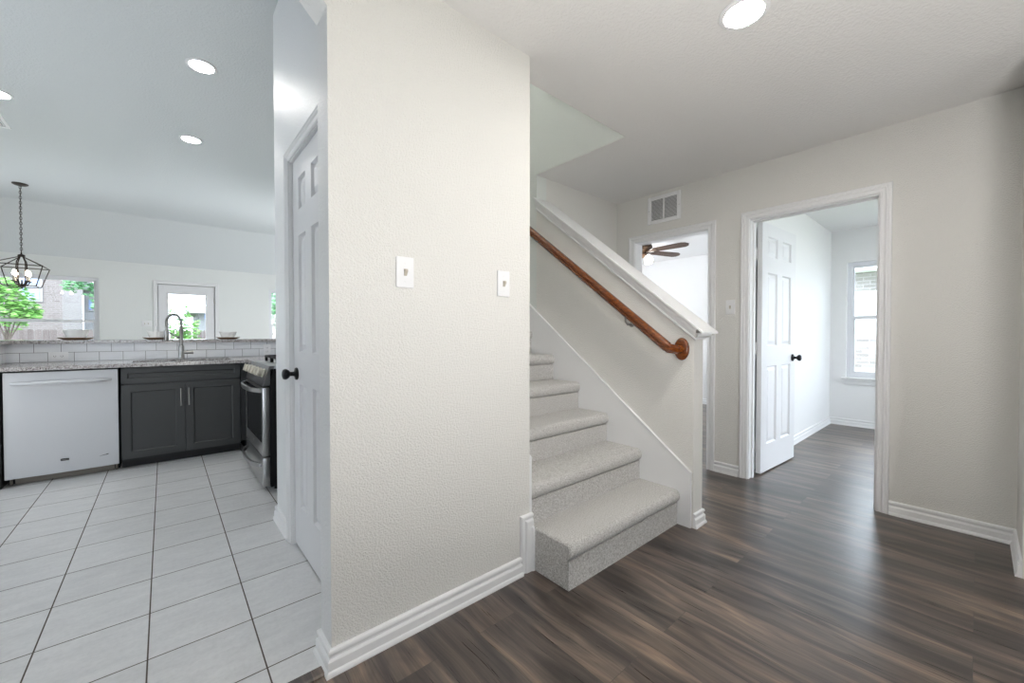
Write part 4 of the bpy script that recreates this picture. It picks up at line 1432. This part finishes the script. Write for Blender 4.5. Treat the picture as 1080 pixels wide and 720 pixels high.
def house(name, label, y, x0, x1, z1, wall_m, ridge, wins, depth=5):
    t = thing(name, label, 'house', ((x0 + x1) / 2, y, -0.12))
    put('wall', B().box((x0, y, -0.12), (x1, y + depth, z1)), wall_m, t, True, 0)
    b = B().prism([(x0 - 0.4, z1), (x1 + 0.4, z1), (x1 + 0.4, z1 + 0.15), ((x0 + x1) / 2, ridge), (x0 - 0.4, z1 + 0.15)], 1, y - 0.4, y + depth + 0.4)
    put('roof', b, M['roof'], t, True, 0)
    for wx0, wx1, wz0, wz1 in wins:
        f = put('window_trim', B().box((wx0 - 0.08, y - 0.03, wz0 - 0.08), (wx1 + 0.08, y, wz1 + 0.08)), M['siding_white'], t, True, 0)
        p = put('pane', B().box((wx0, y - 0.05, wz0), (wx1, y - 0.03, wz1)), M['blue_glass'], f, False, 0)
        p.data.transform(PINV[t.name])
    return t
house('neighbour_house', 'pale brick neighbour house with blue reflecting windows beyond the dining window', 22, -8.5, -2.82, 5.6, M['brick_pale'], 8.0,
      [(-3.75, -3.36, 2.40, 2.78), (-3.75, -3.36, 2.95, 3.5), (-5.3, -4.6, 2.4, 3.5)])
house('neighbour_house', 'white sided neighbour house at the edge of the dining window', 29, -3.0, -2.58, 3.35, M['siding_white'], 3.8, [(-2.82, -2.71, 2.4, 2.9)])
house('neighbour_house', 'low pale neighbour house seen through the patio door glass', 24, 1.25, 7.5, 2.15, M['siding_white'], 3.4, [(1.45, 2.3, 1.9, 2.12), (3.2, 4.2, 0.8, 1.9)])

def foliage(b, c, rad, n, size, rng, sc=(1, 1, 1)):
    bm = b.bm
    for _ in range(n):
        while True:
            p = Vector((rng.uniform(-1, 1), rng.uniform(-1, 1), rng.uniform(-1, 1)))
            if 0.25 < p.length < 1: break
        p = Vector((p.x * rad * sc[0], p.y * rad * sc[1], p.z * rad * sc[2])) + Vector(c)
        q = Matrix.Rotation(rng.uniform(0, 6.28), 3, 'Z') @ Matrix.Rotation(rng.uniform(-1.1, 1.1), 3, 'X')
        s = size * rng.uniform(0.6, 1.3)
        vs = [bm.verts.new(p + q @ Vector(v)) for v in ((-s, 0, 0), (0, -s * 0.45, 0.1 * s), (s, 0, 0), (0, s * 0.45, 0.1 * s))]
        bm.faces.new(vs)

def tree(label, x, y, trunk_h, blobs, leaf, size, trunk_r=0.07, cat='tree', name='leafy_tree'):
    t = thing(name, label, cat, (x, y, -0.12))
    rng = random.Random(int(x * 100) + int(y * 10))
    b = B().tube([(x, y, -0.12), (x + 0.02, y, trunk_h * 0.5), (x - 0.02, y + 0.03, trunk_h)], [trunk_r * 0.6, trunk_r * 0.5, trunk_r * 0.3], 8)
    for (bx_, by_, bz_, br_, n) in blobs[:6]:
        b.tube([(x, y, trunk_h * 0.75), ((x + bx_) / 2, (y + by_) / 2, (trunk_h + bz_) / 2), (bx_, by_, bz_)], [trunk_r * 0.25, trunk_r * 0.18, trunk_r * 0.1], 6)
    put('trunk', b, M['bark'], t, True)
    b = B()
    for (bx_, by_, bz_, br_, n) in blobs:
        foliage(b, (bx_, by_, bz_), br_, n, size, rng)
    put('foliage', b, leaf, t, True, 0)
    return t

tree('bright green tree standing before the pale brick house', -2.66, 14.2, 1.25,
     [(-2.75, 14.2, 2.25, 0.30, 260), (-2.55, 14.2, 1.95, 0.32, 320), (-2.9, 14.1, 1.75, 0.34, 320), (-2.4, 14.2, 1.68, 0.26, 240), (-2.6, 14.3, 1.45, 0.26, 160), (-2.25, 14.2, 1.62, 0.16, 90), (-3.1, 14.2, 2.0, 0.3, 200)], M['leaf'], 0.065)
tree('hanging green branches of a tree at the corner of the dining window', -1.15, 15.2, 2.6,
     [(-1.72, 15, 2.42, 0.22, 180), (-1.45, 15, 2.50, 0.25, 220), (-1.35, 15, 2.20, 0.18, 90), (-1.2, 15.2, 2.8, 0.5, 400), (-1.28, 15, 1.9, 0.18, 70)], M['leaf_dark'], 0.06)
tree('leafy green shrub seen through the patio door glass', 0.42, 14.0, 1.0,
     [(0.30, 14, 1.30, 0.26, 260), (0.52, 14, 1.22, 0.26, 240), (0.38, 14, 1.62, 0.20, 130), (0.42, 14, 0.85, 0.38, 340), (0.44, 14, 1.85, 0.10, 36), (0.16, 14, 1.75, 0.10, 36), (0.68, 14, 1.45, 0.10, 40)], M['leaf'], 0.05, 0.03, 'shrub', 'leafy_shrub')
tree('tree filling the dining window beyond the patio door', 2.7, 14.6, 2.0,
     [(2.6, 14.6, 2.1, 0.40, 260), (2.55, 14.5, 1.6, 0.3, 160), (2.9, 14.6, 1.9, 0.4, 260), (2.75, 14.6, 2.5, 0.5, 300)], M['leaf_dark'], 0.07)

# brick house beside the office
t = thing('neighbour_house', 'grey brick neighbour house outside the office window', 'house', (11, 0, -0.12))
b = B().box((11, -7, -0.12), (15, 8, 1.05)).box((11, -7, 2.05), (15, 8, 2.43))
put('brick_wall', b, M['brick_grey'], t, True, 0)
put('siding_band', B().box((11.02, -7, 1.05), (15, 8, 2.05)), M['siding_bright'], t, True, 0)
b = B().prism([(10.55, 2.43), (15.4, 2.43), (15.4, 2.58), (13, 3.0), (10.55, 2.58)], 1, -7.4, 8.4)
put('eave', b, M['siding_bright'], t, True, 0)
